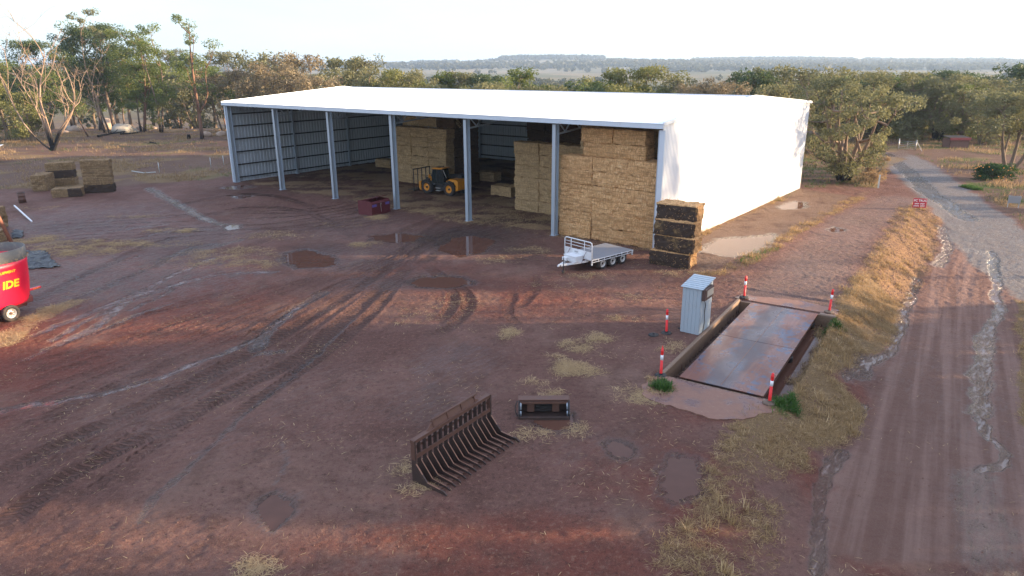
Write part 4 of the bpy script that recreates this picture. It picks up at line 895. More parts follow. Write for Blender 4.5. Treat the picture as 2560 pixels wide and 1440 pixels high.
# ---------------------------------------------------------------- kiosk
KF = np.array([8.25, 28.91]); kL = np.array([7.56, 29.41])-KF; kw = .86; kd = 1.35; kh0, kh1 = 2.12, 2.30
rk = math.atan2(-kL[1], -kL[0])                  # local x: left corner -> front corner
kio = thing('kiosk', 'pale blue sheet metal kiosk with a brown display box on its right side', 'kiosk', (7.56, 29.41, .0), rk)
def ribs(name, p0, ax, up, nrm, W, H, mat, parent, n, H2=None):
    b = MB(); p0, ax, up, nrm = Vector(p0), Vector(ax), Vector(up), Vector(nrm); st = W/n; H2 = H if H2 is None else H2
    for i in range(n):
        xs = [(i*st, 0), (i*st+st*.82, 0), (i*st+st*.88, -.014), (i*st+st*.95, -.014), ((i+1)*st, 0)]
        for (u0, d0), (u1, d1) in zip(xs[:-1], xs[1:]):
            h0, h1 = H+(H2-H)*u0/W, H+(H2-H)*u1/W
            b.add([p0+ax*u0+nrm*d0, p0+ax*u1+nrm*d1, p0+ax*u1+nrm*d1+up*h1, p0+ax*u0+nrm*d0+up*h0], [(0, 1, 2, 3)])
    return b.build(name, mat, parent)
b = MB(); b.box((kw/2, kd/2, 1.05), (kw-.06, kd-.06, 2.06)); b.build('frame', M['kiosk'], kio)
ribs('side_panel', (0, 0, 0), (1, 0, 0), (0, 0, 1), (0, -1, 0), kw, kh0, M['kiosk'], kio, 5)
ribs('side_panel', (kw, 0, 0), (0, 1, 0), (0, 0, 1), (1, 0, 0), kd, kh0, M['kiosk'], kio, 8, kh1)
ribs('side_panel', (kw, kd, 0), (-1, 0, 0), (0, 0, 1), (0, 1, 0), kw, kh1, M['kiosk'], kio, 5)
ribs('side_panel', (0, kd, 0), (0, -1, 0), (0, 0, 1), (-1, 0, 0), kd, kh1, M['kiosk'], kio, 8, kh0)
mk = Matrix.Rotation(math.atan2(kh1-kh0, kd), 4, 'X'); b = MB(); b.box((kw/2, kd/2, (kh0+kh1)/2+.02), (kw+.16, kd+.16, .02), mk)
for i in range(7): b.box((kw/2, kd/2-.6+i*.2, (kh0+kh1)/2+.04+(i-3)*.2*(kh1-kh0)/kd), (kw+.15, .045, .025), mk)
b.build('roof', M['kiosk'], kio)
b = MB(); b.bbox((kw+.09, .52, 1.86), (.16, 1.0, .52), .01); dsp = b.build('display_box', M['brown_wood'], kio)
b = MB(); b.box((kw+.176, .60, 1.88), (.012, .74, .30)); b.build('display_face', M['cream'], dsp)
b = MB(); b.path([(kw+.03, .42, 1.45), (kw+.05, .47, 1.3), (kw+.04, .44, .9), (kw+.06, .5, .5), (kw+.04, .40, .05)], .016, 6); b.build('cable', M['dark_steel'], kio)
b = MB(); b.path([(-.01, .2, .1), (-.08, .15, .06), (-.14, .12, .1)], .035, 6); b.build('cable_outlet', M['black_rub'], kio)

# ---------------------------------------------------------------- flat trailer
trl = thing('flat_trailer', 'white triple axle flatbed trailer with a tubular headboard, parked before the golden stack', 'trailer', (float(G(1480, 652, .72)[0]), float(G(1480, 652, .72)[1]), 0), math.atan2(2.32, 2.70)+.0)
TL, TW, TH = 3.65, 2.25, .74        # local x rearwards, y across (away), origin front near corner
trl.location.z = float(gz(6.0, 40.2))
b = MB(); b.box((TL/2, TW/2, TH+.006), (TL-.04, TW-.04, .012)); b.build('deck', M['deck_grey'], trl)
b = MB(); b.box((TL/2, .02, TH-.02), (TL, .04, .05)); b.box((TL/2, TW-.02, TH-.02), (TL, .04, .05)); b.box((TL-.02, TW/2, TH-.02), (.04, TW-.08, .05)); b.box((.02, TW/2, TH-.02), (.04, TW-.08, .05))
for y in (.0, TW): b.box((TL/2, y, TH-.15), (TL-.04, .03, .035))
for x in np.linspace(.03, TL-.03, 8): b.box((x, .0, TH-.08), (.03, .028, .10)); b.box((x, TW, TH-.08), (.03, .028, .10))
for x in (.04, TL-.04):
    b.box((x, .04, TH-.17), (.07, .07, .30)); b.box((x, TW-.04, TH-.17), (.07, .07, .30))
for y in (.55, TW-.55): b.box((TL/2, y, TH-.13), (TL-.1, .07, .16))
for x in np.linspace(.4, TL-.4, 6): b.box((x, TW/2, TH-.06), (.05, TW-.12, .06))
b.build('chassis', M['white_paint'], trl)
b = MB(); hz = TH+1.02
b.path([(0, .03, TH-.2), (0, .03, hz-.14), (0, .07, hz-.04), (0, .17, hz), (0, TW-.17, hz), (0, TW-.07, hz-.04), (0, TW-.03, hz-.14), (0, TW-.03, TH-.2)], .032, 8)
for z in (.45, .66, .84): b.tube((0, .03, TH+z-.02), (0, TW-.03, TH+z-.02), .016)
for y in (.62, TW-.55): b.tube((0, y, TH-.05), (0, y, hz), .022)
b.build('headboard_rail', M['white_paint'], trl)
b = MB(); b.box((-.005, TW/2, TH+.20), (.02, TW-.1, .46)); hb = b.build('headboard_panel', M['white_paint'], trl)
b = MB()
for k, (w, z) in enumerate(((.22, .32), (.34, .285), (.22, .25))): b.box((-.017, TW*.56, TH+z), (.004, w, .014))
b.build('maker_plate', M['black_mark'], hb)
b = MB()
for s in (-1, 1): b.bar((.2, TW/2+s*.62, TH-.18), (-1.42, TW/2+s*.05, TH-.25), .06, .12)
b.box((-1.30, TW/2, TH-.25), (.34, .16, .10)); b.box((-1.5, TW/2, TH-.24), (.16, .10, .09)); b.tube((-1.5, TW/2, TH-.26), (-1.64, TW/2, TH-.27), .055, .06, 10)
b.build('drawbar', M['white_paint'], trl)
b = MB(); b.bbox((-.36, TW/2+.02, TH-.02), (.62, .95, .34), .02); b.bbox((-.36, TW/2+.02, TH+.165), (.66, .99, .03), .01); b.bbox((-.72, TW/2+.30, TH-.04), (.28, .34, .20), .02); b.build('tool_box', M['white_paint'], trl)
b = MB(); b.tube((-1.30, TW/2-.12, TH+.16), (-1.30, TW/2-.12, .14), .025); b.tube((-1.30, TW/2-.12, TH+.16), (-1.24, TW/2-.02, TH+.22), .012); b.tube((-1.30, TW/2-.16, .10), (-1.30, TW/2-.08, .10), .10, .10, 14); b.build('jockey_wheel', M['dark_steel'], trl)
b = MB(); b.path([(-1.52, TW/2-.05, TH-.2), (-1.45, TW/2-.14, .30), (-1.4, TW/2-.1, .24), (-1.35, TW/2-.06, TH-.25)], .014, 5); b.build('safety_chain', M['rust'], trl)
for y in (.45, TW-.5):
    b = MB(); b.path([(-.02, y, TH+.43), (-.25, y, TH+.12), (-.42, y+.02, TH-.32)], .012, 5); b.build('strap', M['red_dark'], trl)
def wheel(name, parent, c, r, w, side, tyre, rim, hubm, rr=.58, lugs=0, spokes=0):
    """axle along local y, outer face on side*y"""
    mY = Matrix.Rotation(R(90)*(-side), 4, 'X')
    b = MB(); b.lathe([(rr*r, -w*.42), (r*.90, -w*.5), (r, -w*.36), (r, w*.36), (r*.90, w*.5), (rr*r, w*.42), (rr*r*.96, -w*.3)], 28, mY, c)
    for k in range(lugs):
        for s in (-1, 1):
            a = 2*math.pi*(k+.25*(s+1))/lugs; m_ = Matrix.Rotation(-a, 4, 'Y') @ Matrix.Rotation(s*.55, 4, 'X')
            b.box(Vector(c)+Vector((math.cos(a)*r*1.0, s*w*.22, math.sin(a)*r*1.0)), (.07*r*1.3, w*.52, .09*r), Matrix.Rotation(-a, 4, 'Y') @ Matrix.Rotation(s*.6, 4, 'X'))
    ty = b.build('wheel', tyre, parent)
    b = MB(); R0 = rr*r
    b.lathe([(R0*1.02, w*.44), (R0*.93, w*.42), (R0*.86, w*.22), (R0*.5, w*.16), (R0*.42, w*.24), (0, w*.24)], 24, mY, c); rm = b.build('rim', rim, ty)
    b = MB(); b.lathe([(R0*.30, w*.2), (R0*.30, w*.36), (R0*.2, w*.40), (0, w*.40)], 14, mY, c)
    for k in range(spokes):
        a = 2*math.pi*k/spokes; b.tube(Vector(c)+Vector((math.cos(a)*R0*.68, side*w*.18, math.sin(a)*R0*.68)), Vector(c)+Vector((math.cos(a)*R0*.68, side*w*.205, math.sin(a)*R0*.68)), R0*.13, n=8)
    b.build('hub', hubm, rm)
    return ty
for i in range(3):
    for y, s in ((.16, -1), (TW-.16, 1)): wheel('wheel', trl, (1.02+i*.88, y, .36), .36, .22, s, M['tyre'], M['rim_white'], M['dark_steel'], .62, 0, 6)
b = MB()
for i in range(3): b.tube((1.02+i*.88, .2, .36), (1.02+i*.88, TW-.2, .36), .035)
for y in (.55, TW-.55): b.bar((.7, y, .45), (3.1, y, .45), .06, .07)
b.build('axle', M['dark_steel'], trl)

# ---------------------------------------------------------------- big tined rake lying in the foreground
M['rust_dark'] = paint('dark_rusty_plate', (.055, .034, .028), .6, .25, .35, 5, (.12, .06, .04), .4, .3)
rake = thing('stick_rake', 'rusty steel stick rake with a row of curved tines on the mud', 'stick rake', (-2.84, 17.50, float(gz(-1.5, 19))+.02), math.atan2(3.0, 2.13))
RL, RH = 3.62, 1.36; NT_ = 16     # local x along the rake, -y forward over the tines
b = MB(); b.box((RL/2, .02, RH-.04), (RL, .16, .10)); b.box((RL/2, -.045, RH-.52), (RL-.02, .05, .12)); b.box((RL/2, .10, RH-.30), (RL-.1, .06, .08)); b.box((.03, .0, RH-.3), (.07, .14, .62)); b.box((RL-.03, 0, RH-.3), (.07, .14, .62)); b.build('frame', M['rust'], rake)
b = MB(); b.box((RL/2, -.80, .045), (RL-.25, .16, .03)); b.box((RL/2, .05, .16), (RL-.06, .10, .10)); b.build('cross_bar', M['rust'], rake)
b = MB(); b.prism([(.62, 0), (1.0, .20), (2.75, .20), (3.1, 0)], (0, .02, RH+.01), (1, 0, 0), (0, .35, .94), (0, 1, 0), .035); b.tube((.95, .10, RH+.21), (3.05, .10, RH+.21), .038)
for x in (.95, 1.6, 2.25, 2.9): b.bar((x, .05, RH), (x, .10, RH+.2), .05, .10)
b.build('head_plate', M['rust'], rake)
for k in range(NT_):
    x = .03+(RL-.06)*k/(NT_-1); end = k in (0, NT_-1)
    prof = [(.07, RH-.08), (-.04, RH-.08), (-.05, .66), (-.46, .17), (-1.02, .11), (-1.13, .055), (-1.12, .02), (-.95, .05), (-.42, .055), (.02, .02), (.10, .10), (.09, .70)]
    if end: prof = [(.08, RH), (-.07, RH), (-.08, .62), (-.50, .16), (-1.10, .12), (-1.22, .04), (-1.18, .0), (-.4, .0), (.08, .0)]
    b = MB(); th = .045 if end else .028; b.prism(prof, (x-th/2, 0, 0), (0, 1, 0), (0, 0, 1), (1, 0, 0), th); tn = b.build('tine', M['rust_dark'], rake)
    b = MB(); b.bar((x, -.052, .665), (x, -.463, .177), th, .012); b.bar((x, -.463, .176), (x, -1.0, .118), th, .012); b.build('worn_edge', M['rust_bright'], tn)

# ---------------------------------------------------------------- small steel bucket beside it
bk = thing('loader_bucket', 'dark rusty steel loader attachment lying beside a small puddle', 'bucket', (.2, 21.22, float(gz(1, 21.3))), 0.0)
b = MB(); b.box((.87, .62, .30), (1.68, .03, .56)); b.box((.87, .36, .035), (1.68, .52, .03)); b.build('back_plate', M['rust_dark'], bk)
b = MB(); b.bbox((.87, .46, .60), (1.76, .34, .045), .01); b.bbox((.87, .30, .51), (1.66, .05, .09), .01); b.build('top_plate', M['rust'], bk)
for x in (.02, 1.72):
    b = MB(); b.prism([(0, 0), (.0, .22), (.26, .60), (.64, .62), (.64, 0)], (x-.02, 0, 0), (0, 1, 0), (0, 0, 1), (1, 0, 0), .04); sp = b.build('side_plate', M['dark_steel'], bk)
    b = MB(); xx = x+(.055 if x < .5 else -.055); b.tube((xx, .20, .30), (xx, .32, .54), .032); b.tube((xx, .14, .10), (xx, .18, .26), .026); b.build('highlight_rod', M['galv'], sp)  # bright rods added to draw the white highlights inside the sides
b = MB(); b.bbox((.87, .03, .06), (1.70, .08, .12), .01); b.build('lower_bar', M['rust_dark'], bk)
for x in (.42, 1.28):
    b = MB(); b.box((x, .42, .30), (.24, .05, .36)); b.build('mount_plate', M['rust'], bk)
b = MB()
for k in range(4): b.path([(.58, .40, .18+.08*k), (.87, .36, .16+.08*k+.03*(k % 2)), (1.14, .40, .2+.08*k)], .016, 5)
b.box((.86, .57, .3), (.5, .04, .34)); b.build('hose', M['black_rub'], bk)
b = MB(); b.path([(-.02, .1, .1), (-.10, .2, .2), (-.11, .3, .38), (-.04, .42, .52)], .018, 6); b.build('hose', M['black_rub'], bk)

# ---------------------------------------------------------------- red steel hopper by the fourth post
sk_ = thing('red_hopper', 'dull red steel hopper box with blue stickers at the foot of a shed post', 'hopper', (-11.17, 55.15, float(gz(-11, 56))), math.atan2(1.80, 1.14))
Wk, Dk = 2.12, 1.45
b = MB(); Hk = 1.12
b.prism([(0, 0), (0, .98), (.12, Hk), (.22, Hk-.05), (.15, .93), (.15, .08), (Dk-.05, .08), (Dk-.05, Hk-.1), (Dk, Hk), (Dk, 0)], (0, 0, 0), (0, 1, 0), (0, 0, 1), (1, 0, 0), Wk)
body = b.build('body', M['red_dark'], sk_)
for x in (-.02, Wk-.02):
    b = MB(); b.prism([(-.02, -.01), (-.02, 1.0), (.12, Hk+.02), (Dk+.02, Hk+.06), (Dk+.02, -.01)], (x, 0, 0), (0, 1, 0), (0, 0, 1), (1, 0, 0), .04); b.build('side_plate', M['red_dark'], sk_)
b = MB(); b.box((Wk/2, -.035, .95), (Wk+.06, .04, .06)); b.box((Wk/2, -.03, .04), (Wk+.06, .05, .08)); b.build('rail', M['red_dark'], sk_)
m_ = Matrix.Rotation(R(-14), 4, 'X'); b = MB(); b.box((Wk*.78, .85, Hk+.12), (Wk*.46, 1.1, .05), m_); b.build('lid', M['red_dark'], sk_)
for x, w in ((.30, .52), (Wk-.28, .46)):
    b = MB(); b.box((x, -.008, .80), (w, .012, .20)); b.build('sticker', M['blue_label'], sk_)
b = MB(); b.path([(1.0, -.03, .98), (.98, -.06, .8), (1.05, -.06, .2)], .014, 5); b.path([(1.05, -.03, 1.0), (1.1, -.05, .8)], .014, 5); b.build('chain', M['rim_white'], sk_)

# ---------------------------------------------------------------- telehandler in the shed
tel = thing('telehandler', 'orange and black telehandler with a tall fork frame parked inside the shed', 'telehandler', (-6.23, 65.46, float(gz(-6.2, 65.4))), math.atan2(.573, -.819))
b = MB(); b.bbox((0, 0, .72), (4.1, .95, .45), .06); b.bbox((-.3, .70, .62), (1.3, .5, .42), .05); b.bbox((0, .62, .98), (1.75, .7, .32), .08); b.build('chassis', M['black_paint'], tel)
for x in (1.33, -1.36):
    for s in (1, -1): wheel('wheel', tel, (x, s*.94, .62), .62, .42, s, M['tyre'], M['orange'], M['black_paint'], .56, 20, 0)
for x in (1.33, -1.36):
    b = MB(); pr = []
    for a in np.linspace(R(20), R(160), 12): pr.append((math.cos(a)*.74, .62+math.sin(a)*.72))
    pr += [(math.cos(a)*.69, .62+math.sin(a)*.67) for a in np.linspace(R(160), R(20), 12)]
    for s in (.72, -1.12): b.prism(pr, (x, s, 0), (1, 0, 0), (0, 0, 1), (0, 1, 0), .40)
    b.build('mudguard', M['black_paint'], tel)
cy0, cy1 = .12, 1.02
b = MB(); prof = [(-.62, 1.0), (.78, 1.0), (.82, 1.45), (.55, 2.36), (-.50, 2.40), (-.66, 1.6)]
for y in (cy0, cy1-.05):
    for (a, c_) in zip(prof, prof[1:]+prof[:1]): b.bar((a[0], y+.03, a[1]), (c_[0], y+.03, c_[1]), .06, .07)
for a in prof[2:5]: b.bar((a[0], cy0, a[1]), (a[0], cy1, a[1]), .07, .07)
b.bar((.08, cy1-.02, 1.0), (.06, cy1-.02, 2.38), .06, .06); cab = b.build('cab', M['black_paint'], tel)
b = MB(); b.prism([(-.60, 1.02), (.76, 1.02), (.79, 1.45), (.53, 2.34), (-.48, 2.36), (-.63, 1.6)], (0, cy0+.02, 0), (1, 0, 0), (0, 0, 1), (0, 1, 0), cy1-cy0-.03); b.build('window', M['glass'], cab)
b = MB(); b.prism([(-.70, 2.44), (-.62, 2.50), (.42, 2.47), (.66, 2.36), (.60, 2.34), (-.50, 2.38)], (0, cy0-.03, 0), (1, 0, 0), (0, 0, 1), (0, 1, 0), cy1-cy0+.08); b.build('cab_roof', M['orange'], cab)
b = MB(); b.box((.1, .57, 2.505), (.5, .6, .03)); b.tube((-.3, .5, 2.5), (-.3, .5, 2.62), .05); b.build('roof_guard', M['dark_steel'], cab)
b = MB(); b.prism([(-.02, 1.15), (-.05, 1.55), (-.12, 1.55), (-.10, 1.15)], (.86, 1.02, .1), (1, 0, 0), (0, 0, 1), (0, 1, 0), .05); b.bbox((.98, 1.02, 1.62), (.10, .25, .34), .03); b.build('mirror', M['orange'], tel)
b = MB(); b.prism([(-1.0, .72), (-.92, 1.30), (-1.30, 1.52), (-2.05, 1.52), (-2.28, 1.35), (-2.30, .60), (-2.05, .46), (-1.5, .46)], (0, -.95, 0), (1, 0, 0), (0, 0, 1), (0, 1, 0), 1.86); rear = b.build('rear_cowl', M['orange'], tel)
b = MB(); b.prism([(-1.75, .75), (-1.70, 1.28), (-1.85, 1.30), (-1.92, .75)], (0, .915, 0), (1, 0, 0), (0, 0, 1), (0, 1, 0), .02); b.bbox((-1.25, .93, 1.33), (.34, .06, .12), .01); b.build('vent', M['black_paint'], rear)
b = MB(); b.path([(-.62, .95, 2.3), (-.95, .9, 1.6)], .025, 6); b.build('exhaust_stay', M['rim_white'], tel)
b = MB(); b.bar((-1.9, -.28, 1.75), (1.9, -.28, 1.30), .34, .36); b.bar((1.5, -.28, 1.32), (2.45, -.28, 1.12), .26, .28); b.bar((2.30, -.28, 1.2), (2.62, -.28, .45), .24, .26); b.bbox((-1.8, -.28, 1.55), (.5, .5, .5), .05); b.build('boom', M['black_paint'], tel)
b = MB(); b.bbox((2.72, -.1, .62), (.16, 1.35, .62), .03); b.bbox((2.62, .45, .55), (.20, .22, .85), .03); b.bbox((2.62, -.62, .55), (.20, .22, .85), .03); b.build('carriage', M['orange'], tel)
b = MB()
for y in np.linspace(-1.15, 1.15, 5): b.box((2.88, y, 1.12), (.06, .06, 2.1))
for z in (.12, 2.14): b.box((2.88, 0, z), (.08, 2.4, .08))
for y in (-.75, -.25, .3, .8): b.bar((2.9, y, .16), (4.0, y, .10), .05, .06)
b.build('fork_frame', M['dark_steel'], tel)
for z in (.38, .62): b = MB(); b.box((-.02, 1.02, z), (.5, .2, .04)); b.build('step', M['rim_white'], tel)
MT = Matrix(((-1, 0, 0, .52), (0, 0, 1, .975), (0, 1, 0, .97), (0, 0, 0, 1)))
text('JCB', 'lettering', .22, M['white_mark'], tel, MT, .003, 'LEFT', .008)
b = MB(); b.bbox((-.28, .978, 1.08), (.24, .01, .07), .002); b.build('badge', M['white_mark'], tel)
g = G(1012, 452); b_ = thing('bale_bucket', 'dark brown steel bucket standing on the shed floor behind the telehandler', 'bucket', V3(g, 0), -.12)
b = MB(); b.box((1.45, .5, .62), (2.9, .04, 1.2)); b.box((1.45, -.02, .56), (2.9, .04, 1.1)); b.box((1.45, .24, .03), (2.9, .5, .04)); b.build('shell', M['dark_steel'], b_)
b = MB()
for x in (.02, 1.2, 2.88): b.box((x, .24, .6), (.05, .60, 1.22))
b.box((1.45, -.05, 1.12), (2.95, .07, .08)); b.box((1.45, -.05, .06), (2.95, .07, .08)); b.build('rib', M['rust'], b_)

# ---------------------------------------------------------------- red feed mixer at the left edge
U = np.array([.42, .906]); U /= np.hypot(*U)
fm = thing('feed_mixer', 'bright red feed mixer wagon with grey rubber rim and yellow lettering', 'feed mixer', (-24.54, 32.02, float(gz(-23.2, 30.3))), math.atan2(U[1], U[0]))
def stadium(r, L, n=14):       # local x forward = round far end at origin
    pts = [(r*math.cos(a), r*math.sin(a)) for a in np.linspace(-math.pi/2, math.pi/2, n)]
    return pts+[(-L+r*math.cos(a), r*math.sin(a)) for a in np.linspace(math.pi/2, 3*math.pi/2, n)]
def tub(name, levels, mat, parent, L=3.0):
    b = MB(); n = None; V = []
    for r, z in levels: s_ = stadium(r, L); n = len(s_); V += [(x, y, z) for x, y in s_]
    F = [(i*n+k, i*n+(k+1) % n, (i+1)*n+(k+1) % n, (i+1)*n+k) for i in range(len(levels)-1) for k in range(n)]
    b.add(V, F, True); return b.build(name, mat, parent)
tb = tub('tub', [(.0, .66), (1.0, .66), (1.06, .80), (1.20, 1.7), (1.27, 2.55), (1.29, 2.90), (1.25, 2.90), (1.15, 1.9), (1.1, 1.5), (0, 1.5)], M['red'], fm)
tub('rubber_rim', [(1.295, 2.80), (1.31, 2.88), (1.31, 3.34), (1.27, 3.35), (1.26, 2.86)], M['rubber_grey'], fm)
b = MB()
for k in range(45):
    a = random.uniform(-1.6, .9); r = 1.30; p = Vector((r*math.cos(a), r*math.sin(a), 2.88+random.uniform(0, .05))); b.bar(p, p+Vector((random.uniform(-.02, .08), random.uniform(-.12, .04), random.uniform(-.16, .02))), .012, .012)
for k in range(35):
    x = random.uniform(-2.5, 0); p = Vector((x, -1.30, 2.88+random.uniform(0, .05))); b.bar(p, p+Vector((random.uniform(-.1, .1), random.uniform(-.06, .0), random.uniform(-.16, .02))), .012, .012)
tag(b.build('caught_hay', M['straw_pale'], fm), kind='stuff')
b = MB(); b.bbox((-1.3, 0, .52), (4.0, 1.2, .28), .04); b.bbox((.45, -.55, .72), (.9, .5, .35), .04); b.build('frame', M['red_dark'], fm)
b = MB(); b.bbox((1.35, -.30, 1.02), (.55, .10, .10), .01); tg = b.build('hitch_bar', M['red'], fm)
b = MB()
for k in range(4): b.box((1.25+.09*k, -.354, 1.02+.004*(k % 2)), (.045, .006, .035))
b.build('marking', M['yellow'], tg)
for x in (-.42, -1.45):
    wheel('wheel', fm, (x, -1.02, .40), .40, .34, -1, M['tyre'], M['rim_white'], M['rust'], .56, 0, 8)
    wheel('wheel', fm, (x, 1.02, .40), .40, .34, 1, M['tyre'], M['rim_white'], M['rust'], .56, 0, 8)
tilt = math.atan2(.09, .9)
def on_tub(xr, z, off):
    m_ = Matrix.Rotation(R(90)+tilt, 4, 'X'); m_.translation = Vector((xr, -(1.06+(z-.8)*.125)-off, z)); return m_
text('IDE', 'lettering', .50, M['yellow'], fm, on_tub(.16, 1.62, .045), .004, 'RIGHT', .018, .15)
text('CTION EQUIPMENT', 'lettering', .17, M['yellow'], fm, on_tub(.10, 2.34, .045), .004, 'RIGHT', .004, .1)
# ---------------------------------------------------------------- odds and ends in the left yard
p0 = G(32, 612); b = MB(); h = 3.9; d = Vector((-1.28, .25, h)); b.tube((0, 0, -.05), d, .115, .115, 12); o = b.build('rusty_pole', M['rust_pole']); o.location = (p0[0], p0[1], 0); tag(o, 'leaning rusty orange pole at the left edge behind the red mixer', 'pole')
a, c_ = G(80, 556), G(38, 524); b = MB(); b.bar((0, 0, .06), (c_[0]-a[0], c_[1]-a[1], .34), .10, .10); o = b.build('white_beam', M['white_paint']); o.location = (a[0], a[1], 0); tag(o, 'long white beam lying on the mud behind the rusty pole', 'beam')
dr = thing('oil_drum', 'rusty brown oil drum standing open in the left yard', 'drum', V3(G(57, 507), float(gz(-43.4, 61.6))))
b = MB(); b.lathe([(.0, .02), (.29, .02), (.29, .3), (.305, .32), (.29, .34), (.29, .6), (.305, .62), (.29, .64), (.29, .9), (.27, .9), (.27, .3), (0, .3)], 20); b.build('drum_shell', M['rust'], dr)
b = MB(); b.lathe([(.30, .875), (.31, .89), (.30, .91), (.27, .91)], 20); b.build('rim_ring', M['dark_steel'], dr)
t = NT('black_plastic'); o_ = t.obj(); n = t.noise(o_, 2.5, 4, .6); t.bsdf(t.mix(n, (.010, .011, .014), (.022, .024, .03)), .24, 0, t.bump(t.noise(t.scale(o_, (.6, 1.7, 1)), 3, 5, .65, 1.2), 1.0, .22), .5); M['plastic'] = t.m
def plastic(px, lab, seed, amp=.30):
    P = GL(px); c = P.mean(0); nx_, ny_ = 40, 24; g0, g1 = P.min(0)-.1, P.max(0)+.1
    xx, yy = np.meshgrid(np.linspace(g0[0], g1[0], nx_), np.linspace(g0[1], g1[1], ny_)); ins = inpoly(xx+.25*(fbm(xx*1.5, yy*1.5, 2, seed)-.5), yy+.25*(fbm(xx*1.5, yy*1.5, 2, seed+9)-.5), P)
    zz = gz(xx, yy)+.03+amp*np.abs(fbm(xx*1.1+yy*.7, yy*1.8, 3, seed+4)-.42)*1.6
    id_ = np.arange(nx_*ny_).reshape(ny_, nx_); q = np.dstack([id_[:-1, :-1], id_[:-1, 1:], id_[1:, 1:], id_[1:, :-1]])[ins[:-1, :-1] & ins[1:, 1:] & ins[:-1, 1:] & ins[1:, :-1]]
    V = np.dstack([xx-c[0], yy-c[1], zz]).reshape(-1, 3); u, inv = np.unique(q, return_inverse=True)
    o = link('plastic_sheet', np_mesh('plastic_sheet', V[u], inv.reshape(-1, 4), True), None, M['plastic']); o.location = (c[0], c[1], 0)
    sm = o.modifiers.new('sheet', 'SOLIDIFY'); sm.thickness = .008; tag(o, lab, 'plastic sheet')
plastic([(40, 632), (70, 626), (120, 628), (132, 650), (158, 667), (120, 672), (66, 675), (30, 672)], 'shiny black plastic sheet spread on the mud beyond the red mixer', 300)
plastic([(28, 580), (60, 578), (62, 588), (48, 598), (30, 597)], 'small crumpled black plastic scrap near the rusty pole', 310, .3)
# ---------------------------------------------------------------- signs, gate, posts
def two_post_sign(name, lab, cat, px, py, w, h, zb, face, rz, z=0.0):
    g = G(px, py, z); s = thing(name, lab, cat, V3(g, float(gz(*g))), rz)
    b = MB(); b.bbox((0, 0, zb+h/2), (w, .025, h), .006); fc_ = b.build('panel', face, s)
    for x in (-w*.42, w*.42): b = MB(); b.box((x, .04, (zb+h)/2-.1), (.05, .05, zb+h+.2)); b.build('post', M['galv'], s)
    return s
rs = two_post_sign('road_sign', 'small red sign with white lettering on the bank beside the gravel road', 'sign', 2297, 521, 1.02, .78, .06, M['sign_red'], R(-14))
MS = Matrix(((1, 0, 0, -.47), (0, 0, -1, -.018), (0, 1, 0, .58), (0, 0, 0, 1))); text('FC TRUC', 'lettering', .24, M['white_mark'], rs, MS, .002, 'LEFT', .006)
b = MB()
for z, row in ((.40, ((-.36, .34), (.05, .36))), (.22, ((-.42, .42), (.08, .36)))):
    for x0, w in row:
        n = int(w/.055)
        for k in range(n): b.box((x0+.055*k+.02, -.015, z+.02*((k*7) % 3-1)*.4), (.036, .004, .085 if k % 3 else .11))
b.build('small_print', M['white_mark'], rs)
two_post_sign('sign_back', 'plain grey back of a sign on two posts right of the gravel road', 'sign', 2533, 515, .92, .62, .38, M['sign_back'], R(-22))
g = G(2195, 470); b = MB(); b.box((0, 0, .62), (.11, .11, 1.24)); b.box((0, 0, 1.26), (.13, .13, .04)); o = b.build('marker_post', M['fence_white']); o.location = (g[0], g[1], float(gz(*g))); tag(o, 'short pale post in the grass left of the gravel road', 'post')
g0, g1 = G(2247, 374), G(2274, 376); gt = thing('farm_gate', 'open galvanised tubular farm gate where the gravel road bends', 'gate', V3(g0, float(gz(*g0))), math.atan2(g1[1]-g0[1], g1[0]-g0[0])); gw = 2.0
b = MB()
for z in (.15, .4, .65, .9, 1.15): b.tube((0, 0, z), (gw, 0, z), .022, n=6)
for x in (0, gw/2, gw): b.tube((x, 0, .12), (x, 0, 1.17), .025, n=6)
b.bar((0, 0, .15), (gw, 0, 1.15), .03, .03); b.build('gate_frame', M['sign_back'], gt)
b = MB(); b.tube((-.12, 0, -.1), (-.12, 0, 1.45), .07, n=8); b.tube((gw+.1, 0, -.1), (gw+.1, 0, 1.4), .06, n=8); b.bar((gw+.1, 0, 1.2), (gw+1.0, -.3, 0), .05, .05); b.build('gate_post', M['sign_back'], gt)
g = G(2372, 371); sh = thing('pump_shelter', 'low brick shelter with a red roof edge among the far trees', 'shelter', V3(g, float(gz(*g))), R(-4)); w, d, h = 2.6, 1.9, 1.25
b = MB(); b.box((w/2, .06, h/2-.1), (w, .12, h-.2)); b.box((.06, d/2, h/2), (.12, d, h)); b.box((w-.06, d/2, h/2), (.12, d, h)); b.box((w/2, d, h/2), (w, .12, h)); b.build('wall', M['brick'], sh)
b = MB(); b.box((w/2, -.12, h+.02), (w+.2, .06, .36)); b.build('roof_edge', M['brick_red'], sh); b = MB(); b.box((w/2, d/2, h+.22), (w+.25, d+.3, .06), Matrix.Rotation(.06, 4, 'X')); b.build('roof', M['dark_steel'], sh)
g = G(-14, 405); sb = thing('yard_shelter', 'corner of a small white edged metal roof on a dark post, at the left edge', 'shelter', V3(g, 0), .45)
b = MB(); b.box((-.6, 0, 1.9), (3.4, 3.0, .05), Matrix.Rotation(-.06, 4, 'Y')); b.build('roof', M['zinc_in'], sb); b = MB(); b.box((-.6, -1.52, 1.9), (3.4, .05, .16), Matrix.Rotation(-.06, 4, 'Y')); b.build('roof_edge', M['white_paint'], sb)
for x, y in ((.3, -1.2), (.3, 1.2), (-1.9, -1.2)):
    b = MB(); b.tube((x, y, 0), (x, y, 1.9), .13, n=8); b.build('post', M['bark_burnt'], sb)
